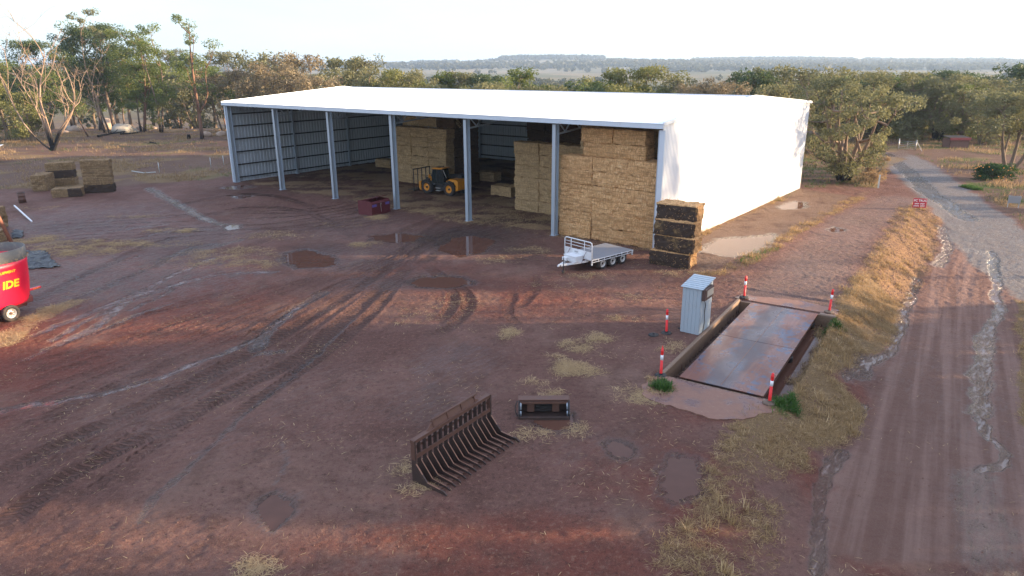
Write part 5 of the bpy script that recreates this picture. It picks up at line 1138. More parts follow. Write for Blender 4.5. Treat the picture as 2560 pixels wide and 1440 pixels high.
for k, (px, py) in enumerate(((399, 432), (528, 420), (560, 414))):
    g = G(px, py); b = MB(); b.tube((0, 0, -.1), (0, 0, 1.15), .035, n=6); o = b.build('fence_post', M['fence_white']); o.location = (g[0], g[1], float(gz(*g))); tag(o, ('thin white fence post beyond the drain streak', 'thin white fence post left of the shed, middle of the three', 'thin white fence post closest to the shed corner')[k], 'fence post', 'thin posts left of the shed')
a, c_ = G(330, 433), G(390, 437); b = MB(); b.path([(0, 0, .25), ((c_[0]-a[0])*.5, (c_[1]-a[1])*.5, .12), (c_[0]-a[0], c_[1]-a[1], .3)], .05, 6); o = b.build('white_pipe', M['fence_white']); o.location = (a[0], a[1], 0); tag(o, 'thin white pipe lying beyond the four high bale pile', 'pipe')
# ---------------------------------------------------------------- trees: tapered trunk with limbs, crown of leaf clumps
class Skel:
    def __init__(s): s.V = []; s.F = []; s.n = 0
    def limb(s, pts, r0, r1, n=6):
        pts = np.asarray(pts, float); m = len(pts); base = s.n
        d = np.gradient(pts, axis=0); d /= np.linalg.norm(d, axis=1, keepdims=True)+1e-9
        ref = np.array([1., 0, 0]) if abs(d[0, 2]) > .8 else np.array([0, 0, 1.])
        a = np.linspace(0, 2*np.pi, n, endpoint=False); rr = np.linspace(0, 1, m)**.8; rad = r0+(r1-r0)*rr
        for i in range(m):
            x = np.cross(d[i], ref); x /= np.linalg.norm(x)+1e-9; y = np.cross(x, d[i])
            s.V.append(pts[i]+(np.outer(np.cos(a), x)+np.outer(np.sin(a), y))*rad[i])
        i = np.arange(n)
        for k in range(m-1):
            b = base+k*n; s.F.append(np.column_stack([b+i, b+(i+1) % n, b+n+(i+1) % n, b+n+i]))
        s.n += m*n
    def mesh(s, nm): return np_mesh(nm, np.vstack(s.V), np.vstack(s.F), True)
def curve(rg, a, b, bend=.12, n=6, sag=0.):
    a, b = np.array(a, float), np.array(b, float); t = np.linspace(0, 1, n)[:, None]; L = np.linalg.norm(b-a)
    o = rg.normal(0, bend*L, 3); w = rg.normal(0, bend*L*.5, 3)
    return a+(b-a)*t+o*np.sin(np.pi*t)+w*np.sin(2*np.pi*t)*.6+np.array([0, 0, sag*L])*np.sin(np.pi*t)
def leaves(rg, cl, size, per, droop=.35, hollow=.5):
    size, per = size*.78, per*1.45
    """cl: list of (centre, radii). Returns quads with one random tint per clump + leaf"""
    V = []; A = []
    for c, r in cl:
        n = max(6, int(per*rg.uniform(.7, 1.3))); u = rg.normal(0, 1, (n, 3)); u /= np.linalg.norm(u, axis=1, keepdims=True)
        rad = rg.uniform(hollow**3, 1, n)**(1/3); p = c+u*rad[:, None]*r*rg.uniform(.75, 1.15, (n, 1))
        d = u*.6+rg.normal(0, .55, (n, 3)); d[:, 2] -= droop; d /= np.linalg.norm(d, axis=1, keepdims=True)
        w = np.cross(d, rg.normal(0, 1, (n, 3))); w /= np.linalg.norm(w, axis=1, keepdims=True)+1e-9
        L = size*rg.uniform(.6, 1.5, (n, 1)); W = L*rg.uniform(.28, .5, (n, 1))
        V.append(np.stack([p-d*L*.5, p+w*W*.6, p+d*L*.6, p-w*W*.6], 1).reshape(-1, 3))
        tint = np.clip(rg.uniform(.15, .75)+rg.normal(0, .2, n), 0, 1); A.append(np.repeat(tint, 4))
    V = np.vstack(V); return np_mesh('crown', V, np.arange(len(V)).reshape(-1, 4), False, {'rnd': np.concatenate(A)})
def tree_mesh(seed, h, spread, base=.35, trunks=1, clumps=40, csize=1.2, lsz=.3, per=90, lean=.06, tr=.22, shape='round', twigs=True, flat=.75, forks=0, fork_h=.3, nside=6):
    rg = np.random.default_rng(seed); sk = Skel(); tops = []; spine = []
    for k in range(trunks):
        an = rg.uniform(0, 6.28); off = (.05*h if trunks > 1 else lean*h); a0 = 2*np.pi*k/max(trunks, 1)+rg.uniform(-.5, .5)
        dx = np.array([np.cos(a0), np.sin(a0)])*(spread*.42 if trunks > 1 else rg.normal(0, off))
        hh = h*(.86 if trunks == 1 else rg.uniform(.68, .85)); root = np.array([np.cos(a0)*tr*.8*(trunks > 1), np.sin(a0)*tr*.8*(trunks > 1), -.15])
        P = curve(rg, root, (dx[0], dx[1], hh), .035, 9); P[0] = root; sk.limb(P, tr*(1 if trunks == 1 else .75), tr*.16, nside+1); spine.append(P)
        for f in range(forks):
            i = int(np.clip(rg.uniform(fork_h, fork_h+.25)*8, 1, 6)); q = P[i]; e = q+np.array([rg.normal(0, spread*.4), rg.normal(0, spread*.4), h*rg.uniform(.25, .45)]); B = curve(rg, q, e, .07, 6); sk.limb(B, tr*.45, tr*.1, nside); spine.append(B)
    S = np.vstack([p[2:] for p in spine]); cl = []
    # a tree's own habit: a few big boughs, each carrying a bunch of clumps
    nb = max(3, int(clumps/6)); bough = []
    for b in range(nb):
        t = rg.uniform(0, 1); z = h*(base+(1-base)*t); a = rg.uniform(0, 6.28) if b > 3 else b*1.6+rg.uniform(-.4, .4)
        if shape == 'round': prof = np.sin(np.pi*np.clip(.12+.80*t, 0, 1))**.7
        elif shape == 'umbrella': prof = .45+.75*t if t < .75 else 1.0-.5*(t-.75)/.25
        elif shape == 'cone': prof = 1.0-.75*t
        else: prof = .9-.35*abs(t-.5)
        rr = spread*prof*np.sqrt(rg.uniform(.12, 1.0)); bough.append(np.array([np.cos(a)*rr, np.sin(a)*rr, z]))
    top = spine[0][-1]; bough.append(np.array([top[0], top[1], h*.93]))
    if len(spine) > 1: bough += [np.array([p[-1][0], p[-1][1], p[-1][2]+h*.05]) for p in spine[1:]]
    for e in bough:
        below = S[S[:, 2] < e[2]-.04*h]; below = below if len(below) else S[:1]
        j = np.argmin(np.linalg.norm((below-e)*np.array([1, 1, .55]), axis=1)); q = below[j]
        B = curve(rg, q, e, .09, 6, -.05); sk.limb(B, max(.03, tr*.34), .02, max(4, nside-1))
        m = max(2, int(clumps/len(bough)+rg.integers(-1, 2)))
        for k in range(m):
            c = e+rg.normal(0, csize*.85, 3)*np.array([1, 1, .7]); c[2] = min(c[2], h-csize*.35)
            if twigs: sk.limb(curve(rg, B[rg.integers(3, 6)], c, .1, 4), .035, .012, 4)
            cl.append((c, csize*rg.uniform(.55, 1.15)*np.array([1, 1, flat])))
    me = leaves(rg, cl, lsz, per); tk = sk.mesh('trunk'); co = np.empty(len(me.vertices)*3, np.float32); me.vertices.foreach_get('co', co); f = h/co[2::3].max(); co[2::3] *= f; me.vertices.foreach_set('co', co); me.update()
    c2_ = np.empty(len(tk.vertices)*3, np.float32); tk.vertices.foreach_get('co', c2_); c2_[2::3] *= f; tk.vertices.foreach_set('co', c2_); tk.update(); return tk, me
def dead_mesh(seed, h, spread, n=4, tr=.25, ends=None):
    rg = np.random.default_rng(seed); sk = Skel()
    def grow(P, r, lev):
        if lev == 0: return
        for k in range(rg.integers(2, 4)+(lev > 2)):
            i = rg.integers(len(P)//3, len(P)-1); q = P[i]; d = P[-1]-P[0]; L = np.linalg.norm(d)*rg.uniform(.35, .6)
            v = d/np.linalg.norm(d)+rg.normal(0, .55, 3); v[2] = abs(v[2])*.8+.15; v /= np.linalg.norm(v); B = curve(rg, q, q+v*L, .1, 6); rr = r*.48; sk.limb(B, rr, max(.008, rr*.3), 5); grow(B, rr, lev-1)
    for k in range(n):
        e = np.array(ends[k]) if ends is not None else np.array([rg.normal(0, spread), rg.normal(0, spread), h*rg.uniform(.7, 1)])
        P = curve(rg, (rg.normal(0, tr*.6), rg.normal(0, tr*.6), -.2), e, .05, 9); r = tr*rg.uniform(.6, 1); sk.limb(P, r, r*.22, 7); grow(P, r*.8, 3)
    return sk.mesh('trunk')
def plant(meshes, loc, label, group=None, leaf='leaf_green', bark='bark', rz=None, sc=1.0, name='gum_tree', cat='tree', sz=None):
    tr, cr = meshes
    o = thing(name, label, cat, (loc[0], loc[1], float(gz(loc[0], loc[1]))-.05), random.uniform(0, 6.28) if rz is None else rz, group)
    o.scale = (sc, sc, sz or sc)
    a = link('trunk', tr, o); b = None
    if len(tr.materials) == 0: tr.materials.append(M[bark])
    if cr is not None:
        b = link('crown', cr, o)
        if len(cr.materials) == 0: cr.materials.append(None)
        b.material_slots[0].link = 'OBJECT'; b.material_slots[0].material = M[leaf]
    a.material_slots[0].link = 'OBJECT'; a.material_slots[0].material = M[bark]
    return o
def hpx(px, pb, pt):      # place and height of something standing from row pb to row pt
    g = G(px, pb); d = ray(px, pt); t = g[1]/d[1]; return g, CAM_H+d[2]*t-float(gz(*g))
# --- the left paddock, tree by tree
def ptree(px, pb, pt, lab, leaf, bark, spread, group='gum trees in the left paddock', **kw):
    g, h = hpx(px, pb, pt); seed = kw.pop('seed', int(px)*7+3); m = tree_mesh(seed, h, spread, **kw); return plant(m, g, lab, group, leaf, bark, 0.0)
sc_ = lambda px, py: FPX/(G(px, py)[1])     # pixels per metre about there
ptree(505, 343, 32, 'tall slender gum with a long bare red trunk and sparse top clumps', 'leaf_green', 'bark_red', 3.9, clumps=30, csize=1.15, lsz=.34, per=105, base=.48, tr=.36, shape='round', forks=3, fork_h=.35, lean=.02)
ptree(402, 322, 52, 'slender gum with leaves down its double trunk', 'leaf_green', 'bark_burnt', 2.8, clumps=64, csize=1.3, lsz=.34, per=95, base=.28, tr=.28, trunks=2, shape='round')
ptree(285, 312, 50, 'big dark gum at the centre of the left clump', 'leaf_dark', 'bark_burnt', 5.8, clumps=135, csize=1.7, lsz=.40, per=110, base=.34, tr=.45, shape='umbrella', forks=2, lean=.02)
ptree(250, 310, 62, 'broad dark gum behind the dead tree, left of the big one', 'leaf_dark', 'bark_burnt', 5.8, clumps=125, csize=1.7, lsz=.40, per=110, base=.34, tr=.45, shape='umbrella', forks=2)
ptree(272, 320, 16, 'thin pale gum whose small top clump rises above the rest', 'leaf_olive', 'bark', 1.6, clumps=12, csize=.95, lsz=.34, per=90, base=.74, tr=.22, shape='round')
ptree(360, 318, 68, 'gum with a flat dark top right of the big dark gum', 'leaf_green', 'bark_red', 4.4, clumps=85, csize=1.5, lsz=.36, per=100, base=.42, tr=.34, shape='umbrella', forks=2)
ptree(310, 306, 185, 'small leafy gum in front of the big dark trunks', 'leaf_green', 'bark_burnt', 2.4, clumps=34, csize=1.1, lsz=.34, per=90, base=.30, tr=.24, shape='round')
ptree(403, 324, 248, 'small round leafed sapling at the foot of the double trunk', 'leaf_gold', 'bark_burnt', 1.3, clumps=12, csize=.8, lsz=.3, per=90, base=.3, tr=.14)
ptree(352, 318, 205, 'short gum with a bare dark trunk right of the boulder', 'leaf_green', 'bark_burnt', 2.6, clumps=34, csize=1.1, lsz=.34, per=80, base=.4, tr=.26)
ptree(120, 300, 95, 'leafy green gum behind the dead tree', 'leaf_dark', 'bark', 5.6, clumps=120, csize=1.7, lsz=.40, per=110, base=.2, tr=.4)
ptree(178, 300, 110, 'green gum just right of the dead tree', 'leaf_green', 'bark_burnt', 4.6, clumps=95, csize=1.5, lsz=.40, per=100, base=.25, tr=.36)
ptree(20, 345, 150, 'bright green gum at the left edge of the paddock', 'leaf_gold', 'bark', 4.6, clumps=80, csize=1.35, lsz=.34, per=110, base=.15, tr=.4)
ptree(82, 352, 225, 'low leafy gum on a thick stump left of the dead tree', 'leaf_gold', 'bark', 3.1, clumps=50, csize=1.1, lsz=.32, per=110, base=.32, tr=.42)
ptree(35, 338, 250, 'low green bush gum in front of the left edge tree', 'leaf_gold', 'bark', 3.0, clumps=44, csize=1.1, lsz=.32, per=100, base=.08, tr=.25)
ptree(222, 340, 238, 'thin leaning sapling with a bare crooked trunk', 'leaf_olive', 'bark_red', 1.6, clumps=10, csize=.8, lsz=.3, per=50, base=.55, tr=.16, lean=.25)
ptree(445, 270, 118, 'brownish gum behind the slender trees, near the tall bare trunk', 'leaf_olive', 'bark_red', 4.4, clumps=60, csize=1.5, lsz=.42, per=85, base=.22, tr=.3, trunks=3)
ptree(560, 268, 122, 'olive gum right of the tall bare trunk', 'leaf_olive', 'bark_red', 5.2, clumps=70, csize=1.5, lsz=.42, per=90, base=.25, tr=.3, trunks=2)
ptree(480, 272, 128, 'leafy gum with several stems between the slender trees', 'leaf_green', 'bark', 4.0, clumps=56, csize=1.4, lsz=.42, per=90, base=.18, tr=.3, trunks=2)
g, h = hpx(132, 377, 30); k = 1.0
ends = [(-7.0, 1.5, h*.80), (-2.6, -1, h*.60), (1.0, 1, h*.74), (4.0, 0, h*.62), (6.8, -1, h*.50), (.2, -1.2, h*.55)]
o = plant((dead_mesh(17, h, 4, 6, .26, ends), None), g, 'bare dead gum with pale spreading limbs and a burnt base', None, bark='bark_pale', rz=0, name='dead_tree')
g, h = hpx(262, 322, 150); plant((dead_mesh(23, h, 1.8, 3, .2), None), g, 'thin bare dead tree with pale stems in front of the dark gums', None, bark='bark_pale', rz=0, name='dead_tree')
# --- shared crowns for the belts of trees
def lib(seed, **kw): return tree_mesh(seed, 10, kw.pop('spread', 4.5), **kw)
LIB = {'olive': [lib(900+k, clumps=62, csize=1.25, lsz=.42, per=58, base=.14, tr=.26, trunks=2+k % 2, shape='round') for k in range(3)],
       'umb': [lib(920+k, clumps=52, csize=1.2, lsz=.40, per=72, base=.45, tr=.28, shape='umbrella', forks=3) for k in range(3)],
       'brown': [lib(940+k, spread=3.6, clumps=56, csize=1.1, lsz=.36, per=55, base=.10, tr=.22, trunks=2, shape='cone' if k == 1 else 'round') for k in range(3)],
       'thick': [lib(960+k, clumps=84, csize=1.35, lsz=.45, per=66, base=.10, tr=.32, shape='round') for k in range(3)]}
LEAFS = {'tall': 'leaf_green', 'olive': 'leaf_olive', 'umb': 'leaf_green', 'brown': 'leaf_brown', 'thick': 'leaf_dark'}
def belt(px, pt, depth, kind, lab, group, leaf=None, wide=1.0, bark='bark'):
    p = at_depth(px, pt, depth); base = float(gz(p[0], p[1])); h = max(3., p[2]-base); m = LIB[kind][random.randrange(3)]
    return plant(m, (p[0], p[1]), lab, group, leaf or LEAFS[kind], bark, None, h/10*wide, sz=h/10)
GB = 'tree belt behind the shed'
BACK = [(610, 122, 150, 'olive', 'olive gum in the belt at the far left end of the shed roof', None), (590, 165, 130, 'brown', 'brown foliaged tree just left of the shed roof', None), (640, 175, 118, 'brown', 'low brown tree over the left slope of the shed roof', None), (660, 140, 140, 'olive', 'olive gum above the left slope of the roof', None), (742, 123, 128, 'brown', 'tall brown gum rising highest behind the left of the roof', 'leaf_brown'), (700, 150, 118, 'brown', 'brown gum beside the tallest brown one', None),
        (790, 185, 110, 'brown', 'leaning dry brown tree over the roof slope', None), (850, 140, 140, 'olive', 'leafy gum behind the left end of the roof ridge', None), (908, 132, 135, 'brown', 'pointed pale brown tree behind the roof ridge', 'leaf_olive'), (880, 165, 120, 'olive', 'spreading olive gum touching the roof ridge', None), (970, 168, 120, 'brown', 'yellow green tree at the dip in the belt', 'leaf_gold'), (1040, 166, 125, 'umb', 'flat topped gum behind the ridge, first of the umbrella crowns', 'leaf_olive'), (1100, 172, 130, 'umb', 'flat topped gum behind the ridge, second of the umbrella crowns', None), (1160, 172, 128, 'umb', 'flat topped gum left of the gap with fields', 'leaf_olive'), (1230, 178, 130, 'umb', 'dark gum below the far wooded hill', 'leaf_dark'), (1295, 163, 120, 'umb', 'broad crowned gum below the far wooded hill, tallest there', None),
        (1250, 200, 105, 'olive', 'low olive gum over the middle of the ridge', None), (1190, 203, 105, 'olive', 'low olive gum left of the middle of the ridge', None), (1340, 205, 105, 'olive', 'low pale gum right of the middle of the ridge', 'leaf_olive'), (1400, 205, 115, 'umb', 'small gum in the gap with fields', None), (1450, 208, 112, 'umb', 'small dark gum in the gap with fields', 'leaf_dark'), (1528, 163, 118, 'umb', 'single green crowned gum on a thin trunk before the fields', 'leaf_gold'), (1490, 195, 112, 'olive', 'leafy gum left of the single green crown', 'leaf_green'), (1625, 156, 112, 'umb', 'large bright green gum, biggest before the fields', 'leaf_gold'), (1570, 205, 100, 'olive', 'low green gum between the two bright crowns', 'leaf_gold'), (1680, 185, 110, 'olive', 'olive gum right of the large bright green one', None), (1725, 205, 100, 'brown', 'greyish tree right of the bright green gums', None), (1785, 185, 115, 'brown', 'brown domed tree in front of the far field', None), (1830, 200, 98, 'brown', 'low brown tree by the right end of the ridge', None),
        (1890, 165, 110, 'thick', 'dark crowned gum behind the right end of the ridge', None), (1960, 155, 112, 'thick', 'broad gum above the shed gable peak', 'leaf_olive'), (2020, 158, 105, 'olive', 'tall olive gum above the back corner of the shed', None), (1920, 205, 92, 'brown', 'pale stemmed tree by the gable peak', 'leaf_olive'), (2060, 195, 95, 'olive', 'olive tree crowding the back corner of the shed', None)]
for px, pt, dp, kd, lab, lf in BACK: belt(px, pt, dp, kd, lab, GB, lf)
GR = 'woodland on the right beyond the road'
RIGHT = [(2200, 180, 125, 'thick', 'tall dark gum behind the big leaning gum', 'leaf_dark'), (2255, 185, 118, 'thick', 'green gum above the farm gate', 'leaf_green'), (2300, 175, 112, 'thick', 'full green gum left of the forked one', 'leaf_olive'), (2410, 172, 135, 'umb', 'dark umbrella gum on the skyline of the right wood', 'leaf_dark'), (2370, 168, 140, 'umb', 'dark umbrella gum left on the skyline of the right wood', 'leaf_dark'), (2450, 178, 140, 'umb', 'dark gum right on the skyline of the right wood', 'leaf_dark'), (2555, 148, 125, 'thick', 'darkest gum at the right edge of the skyline', 'leaf_dark'), (2500, 190, 120, 'olive', 'olive gum near the right edge', 'leaf_olive'), (2430, 205, 110, 'olive', 'olive gum above the brick shelter', 'leaf_green'), (2150, 205, 110, 'brown', 'brownish tree behind the big leaning gum', 'leaf_olive'), (2480, 215, 105, 'olive', 'low olive gum right of the brick shelter', 'leaf_olive'), (2390, 195, 118, 'thick', 'deep green gum behind the brick shelter', 'leaf_green'), (2600, 190, 110, 'thick', 'gum cut off by the right edge', 'leaf_olive'), (2100, 190, 120, 'thick', 'gum behind the crown of the big leaning one', 'leaf_olive')]
for px, pt, dp, kd, lab, lf in RIGHT: belt(px, pt, dp, kd, lab, GR, lf, 1.1)
rg = np.random.default_rng(55)
for k in range(38):        # the rest of the belts, deeper in
    px = 420+k*54+rg.uniform(-14, 14); dp = rg.uniform(140, 200); kd = ('olive', 'umb', 'brown', 'umb')[rg.integers(0, 4)]
    pt = rg.uniform(206, 228) if 980 < px < 1870 else rg.uniform(172, 200)
    belt(px, pt, dp, kd, 'hazy gum deep in the belt, half hidden behind nearer crowns', 'gums deep in the tree belt', None, 1.15)
for k in range(13):        # deep in the left paddock
    px = -40+k*50+rg.uniform(-12, 12); dp = rg.uniform(165, 230)
    belt(px, rg.uniform(140, 180), dp, 'umb', 'distant gum behind the left paddock trees, half hidden', 'gums deep behind the left paddock', None, 1.1)
for k in range(14):
    px = 2080+k*42+rg.uniform(-14, 14); belt(px, rg.uniform(190, 225), rg.uniform(118, 150), ('olive', 'thick')[rg.integers(0, 2)], 'gum in the depth of the right wood, half hidden', 'gums deep in the right wood', None, 1.2)
# --- the big gums on the right
g, h = hpx(2108, 452, 165); m = tree_mesh(4242, h, 6.8, base=.20, trunks=5, clumps=150, csize=1.05, lsz=.27, per=120, tr=.42, shape='round', forks=2, fork_h=.3)
plant(m, g, 'big many stemmed gum spreading beside the white shed wall', None, 'leaf_olive', 'bark_burnt', .4)
g, h = hpx(2345, 347, 180); m = tree_mesh(4343, h, 6.2, base=.25, trunks=3, clumps=110, csize=1.3, lsz=.33, per=100, tr=.5, shape='round', forks=1)
plant(m, g, 'wide dark gum with a short forked trunk left of the brick shelter', None, 'leaf_olive', 'bark_burnt', .2)
g, h = hpx(2520, 425, 225); m = tree_mesh(4444, h, 4.6, base=.30, trunks=3, clumps=90, csize=1.0, lsz=.27, per=110, tr=.34, shape='round', forks=1)
plant(m, g, 'grey green gum with a pale forked trunk behind the round bush', None, 'leaf_olive', 'bark', .9)
def bush(px, pb, pt, spread, lab, leaf, cat='bush', clumps=40, csize=.5, per=110, leafsz=.16, name='bush', grp=None):
    g, h = hpx(px, pb, pt); m = tree_mesh(int(px)+int(pb), h, spread, base=.22, trunks=3, clumps=clumps, csize=csize, lsz=leafsz, per=per, tr=.06, twigs=False); return plant(m, g, lab, grp, leaf, 'bark', name=name, cat=cat)
bush(2478, 448, 405, 1.35, 'round dark green citrus bush with orange fruit right of the road', 'leaf_bush', clumps=90, csize=.55)
g, h = hpx(2478, 448, 405); citrus = [q for q in COL.objects if q.get('label', '').startswith('round dark green')][0]; fm_ = None
for k in range(26):
    a, zz = random.uniform(2.2, 5.9), random.uniform(.25, .85)
    if fm_ is None: b = MB(); b.lathe([(0, -.055), (.04, -.04), (.055, 0), (.04, .04), (0, .055)], 7); fm_ = b.mesh('orange_fruit'); fm_.materials.append(M['orange'])
    o = link('orange_fruit', fm_, citrus); o.location = (1.75*math.cos(a)*math.sqrt(1-(zz-.5)**2), 1.65*math.sin(a), zz*h)
for k, (px, pb, pt, sp, lab) in enumerate(((2165, 440, 398, 1.3, 'dry straw coloured shrub at the foot of the big gum, left one'), (2195, 432, 385, 1.2, 'dry straw coloured shrub beside the gravel road bend'), (2178, 458, 425, 1.0, 'dry pale shrub behind the short pale post'))): bush(px, pb, pt, sp, lab, 'grass_tan', clumps=26, csize=.5, per=80, name='dry_shrub', grp='dry shrubs under the big gum')
# --- gums along the road outside the picture: their shadows lie across the yard
LIB['tall'] = [tree_mesh(980+k, 10, 2.6, base=.66, tr=.2, clumps=44, csize=1.0, lsz=.4, per=90, shape='round', forks=1, fork_h=.5) for k in range(2)]
SHADE = [(44, 2, 13, 'thick'), (50, 7, 15, 'thick'), (43, 11.2, 12, 'thick'), (60, 8.5, 15, 'thick'), (41, 20.5, 11, 'thick'), (52, 23, 14, 'thick'), (44, 25, 12, 'thick'), (60, 26, 15, 'thick'), (66, 20.5, 16, 'thick'), (36, -4, 12, 'thick'), (95, 35.0, 27, 'tall'), (97, 41.0, 27, 'tall'), (66, 57.5, 5, 'olive'), (64, 61, 4.6, 'olive')]
for k, (x, y, h, kd) in enumerate(SHADE):
    m = LIB[kd][k % len(LIB[kd])]; plant(m, (x, y), 'roadside gum standing to the right of the yard', 'roadside gums to the right of the yard', LEAFS[kd], 'bark', None, h/10*(.45 if kd == 'tall' else .95), sz=h/10)
# ---------------------------------------------------------------- boulders, logs
def rock(px, py, r, lab, mat='boulder', fl=.7, seed=0, cat='boulder'):
    rg = np.random.default_rng(seed+int(px)); nu, nv = 18, 12; V = []
    for j in range(nv+1):
        for i in range(nu):
            th, ph = math.pi*j/nv, 2*math.pi*i/nu; V.append((math.sin(th)*math.cos(ph), math.sin(th)*math.sin(ph), math.cos(th)))
    V = np.array(V); n = fbm(V[:, 0]*1.3+seed+V[:, 2], V[:, 1]*1.3+V[:, 2]*.7, 3, seed+int(px)); V *= (r*(.72+.55*n))[:, None]*np.array([1.15, .9, fl]); V[:, 2] += r*fl*.5
    F = [(j*nu+i, j*nu+(i+1) % nu, (j+1)*nu+(i+1) % nu, (j+1)*nu+i) for j in range(nv) for i in range(nu)]
    g = G(px, py); o = link('boulder', np_mesh('boulder', V, np.array(F)[:, ::-1], True), None, M[mat]); o.location = (g[0], g[1], float(gz(*g))-.05); o.rotation_euler = (0, 0, rg.uniform(0, 6)); tag(o, lab, cat, 'granite boulders in the left paddock')
rock(308, 326, 1.7, 'largest rounded grey granite boulder under the gums', fl=.75); rock(332, 323, .85, 'small boulder touching the largest one on its right')
rock(263, 298, 2.0, 'pale boulder behind the dark tree trunks', 'boulder_sunlit', .8); rock(182, 318, 1.1, 'low boulder right of the dead tree', 'boulder_sunlit'); rock(160, 325, .9, 'flat boulder close beside the dead tree', 'boulder_sunlit', .5); rock(172, 292, 1.6, 'long low boulder behind the dead tree', 'boulder', .35)
rock(515, 336, .95, 'round boulder beside the tall bare trunk', 'boulder_sunlit'); rock(553, 333, .85, 'round boulder nearest the shed roof corner', 'boulder_sunlit'); rock(364, 312, .8, 'boulder at the foot of the gum with the flat top', 'boulder_sunlit')
for k, (px, py, r) in enumerate(((340, 280, .7), (369, 283, .6), (378, 293, .8), (352, 288, .6), (305, 287, .6), (318, 280, .5))): rock(px, py, r, 'small pale rock in the row of rocks behind the gums, %s' % ('leftmost pale one', 'upper middle one', 'rightmost larger one', 'lower middle one', 'near the small leafy gum', 'under the small leafy gum')[k], 'boulder_sunlit', .6)
def log(pts, r, lab, mat, seed):
    rg = np.random.default_rng(seed); P = [np.array([*G(a, b_), 0]) for a, b_ in pts]; c = P[0].copy(); sk = Skel(); z = float(gz(c[0], c[1])); P = [p-c+np.array([0, 0, r]) for p in P]
    sk.limb(smooth_line(P, 3), r, r*.45, 6)
    for k in range(3): i = rg.integers(0, len(P)); e = P[i]+rg.normal(0, 1.6, 3); e[2] = abs(e[2])*.5+.1; sk.limb(curve(rg, P[i], e, .1, 4), r*.5, r*.15, 5)
    o = link('fallen_log', sk.mesh('fallen_log'), None, M[mat]); o.location = (c[0], c[1], z); tag(o, lab, 'log', 'fallen timber in the left paddock')
log([(245, 341), (275, 335), (312, 329)], .22, 'pale fallen branch in front of the largest boulder', 'bark_pale', 1); log([(300, 332), (330, 331), (358, 326)], .2, 'pale fallen branch right of the largest boulder', 'bark_pale', 2); log([(425, 282), (460, 286), (494, 290)], .28, 'dark burnt log lying behind the tall bare trunk', 'bark_burnt', 3); log([(205, 268), (235, 266), (245, 258)], .25, 'grey fallen limbs heaped behind the leaning sapling', 'bark', 4); log([(375, 355), (390, 358)], .12, 'short pale stick on the paddock grass', 'bark_pale', 5)
g = G(472, 342); b = MB(); b.tube((0, 0, -.1), (0, 0, .75), .32, .28, 9); o = b.build('tree_stump', M['bark_burnt']); o.location = (g[0], g[1], float(gz(*g))); tag(o, 'small burnt stump left of the tall bare trunk', 'stump')
# ---------------------------------------------------------------- grass, straw and far woods (nobody could count them)
def scatter(name, w, n, size, mat, lying=.3, clump=1, spread=.1, wid=.10, seed=1, up=.8):
    """blades sown over the ground sheet, w = sowing density per vertex"""
    rg = np.random.default_rng(seed); cell = np.outer(np.gradient(gy), np.gradient(gx)); pr = (w*cell).ravel(); pr = pr/pr.sum(); i = rg.choice(len(pr), n//clump, p=pr); iy, ix = i//NX, i % NX
    x = X[iy, ix]+rg.uniform(-.5, .5, len(i))*np.gradient(gx)[ix]; y = Y[iy, ix]+rg.uniform(-.5, .5, len(i))*np.gradient(gy)[iy]
    x = np.repeat(x, clump)+rg.normal(0, spread, len(x)*clump); y = np.repeat(y, clump)+rg.normal(0, spread, len(y)*clump); N = len(x); z = gz(x, y)
    tint = np.clip(np.repeat(rg.uniform(.1, .8, N//clump), clump)+rg.normal(0, .2, N), 0, 1)
    dist = np.hypot(x, y); L = size*rg.uniform(.5, 1.5, N); a = rg.uniform(0, 6.283, N); el = np.clip(rg.normal(up, .45, N), .02, 1.5); lie = rg.random(N) < lying; el[lie] = rg.uniform(0, .08, lie.sum())
    d = np.column_stack([np.cos(a)*np.cos(el), np.sin(a)*np.cos(el), np.sin(el)])*L[:, None]; wv = np.column_stack([-np.sin(a), np.cos(a), np.zeros(N)])*(L*wid)[:, None]*.5
    p = np.column_stack([x, y, z+.012]); mid = p+d*.55; tip = p+d; tip[:, 2] -= L*.12*(1-lie)
    V = np.stack([p-wv, p+wv, mid+wv*.8, mid-wv*.8, tip+wv*.25, tip-wv*.25], 1).reshape(-1, 3); b = np.arange(N)[:, None]*6
    F = np.vstack([b+np.array([[0, 1, 2, 3]]), b+np.array([[3, 2, 4, 5]])])
    return tag(link(name, np_mesh(name, V, F, False, {'rnd': np.repeat(tint, 6)}), None, M[mat]), kind='stuff')
fr = np.abs(X) < Y*.80+3
padm = np.clip(pad, 0, 1); verge = grass*(1-np.clip(padm*3, 0, 1))*(Y < 62)*fr
scatter('dry_verge_grass', verge*(.12+sstep(.42, .62, fbm(X/.8, Y/.8, 3, 401)))*(.15+(1-conc)), 95000, .13, 'grass_dry', .45, 6, .07, .075, 3, .5)
scatter('dry_grass_tufts', verge*sstep(.5, .62, fbm(X/1.6, Y/1.6, 3, 411)), 6000, .26, 'grass_dry', .05, 30, .10, .06, 13, .85)
scatter('dry_paddock_grass', grass*padm*fr*(Y > 55)*(Y < 150)*sstep(.4, .6, fbm(X/3, Y/3, 3, 403))/np.maximum(Y, 40), 90000, .34, 'grass_tan', .15, 5, .25, .12, 4, .9)
scatter('green_grass', green*fr*(Y < 130)/np.maximum(Y, 20)**1.2, 36000, .20, 'grass_green', .1, 6, .12, .10, 5, .9)
yard = (1-padm)*(1-clean)*fr
scatter('loose_straw', np.clip(straw-.1, 0, 1)*(Y < 60)*yard*(1-fl*.7)*(sstep(.42, .6, n_s)+.1)/np.maximum(Y, 14)**.5, 80000, .17, 'straws', .75, 4, .12, .075, 6, .15)
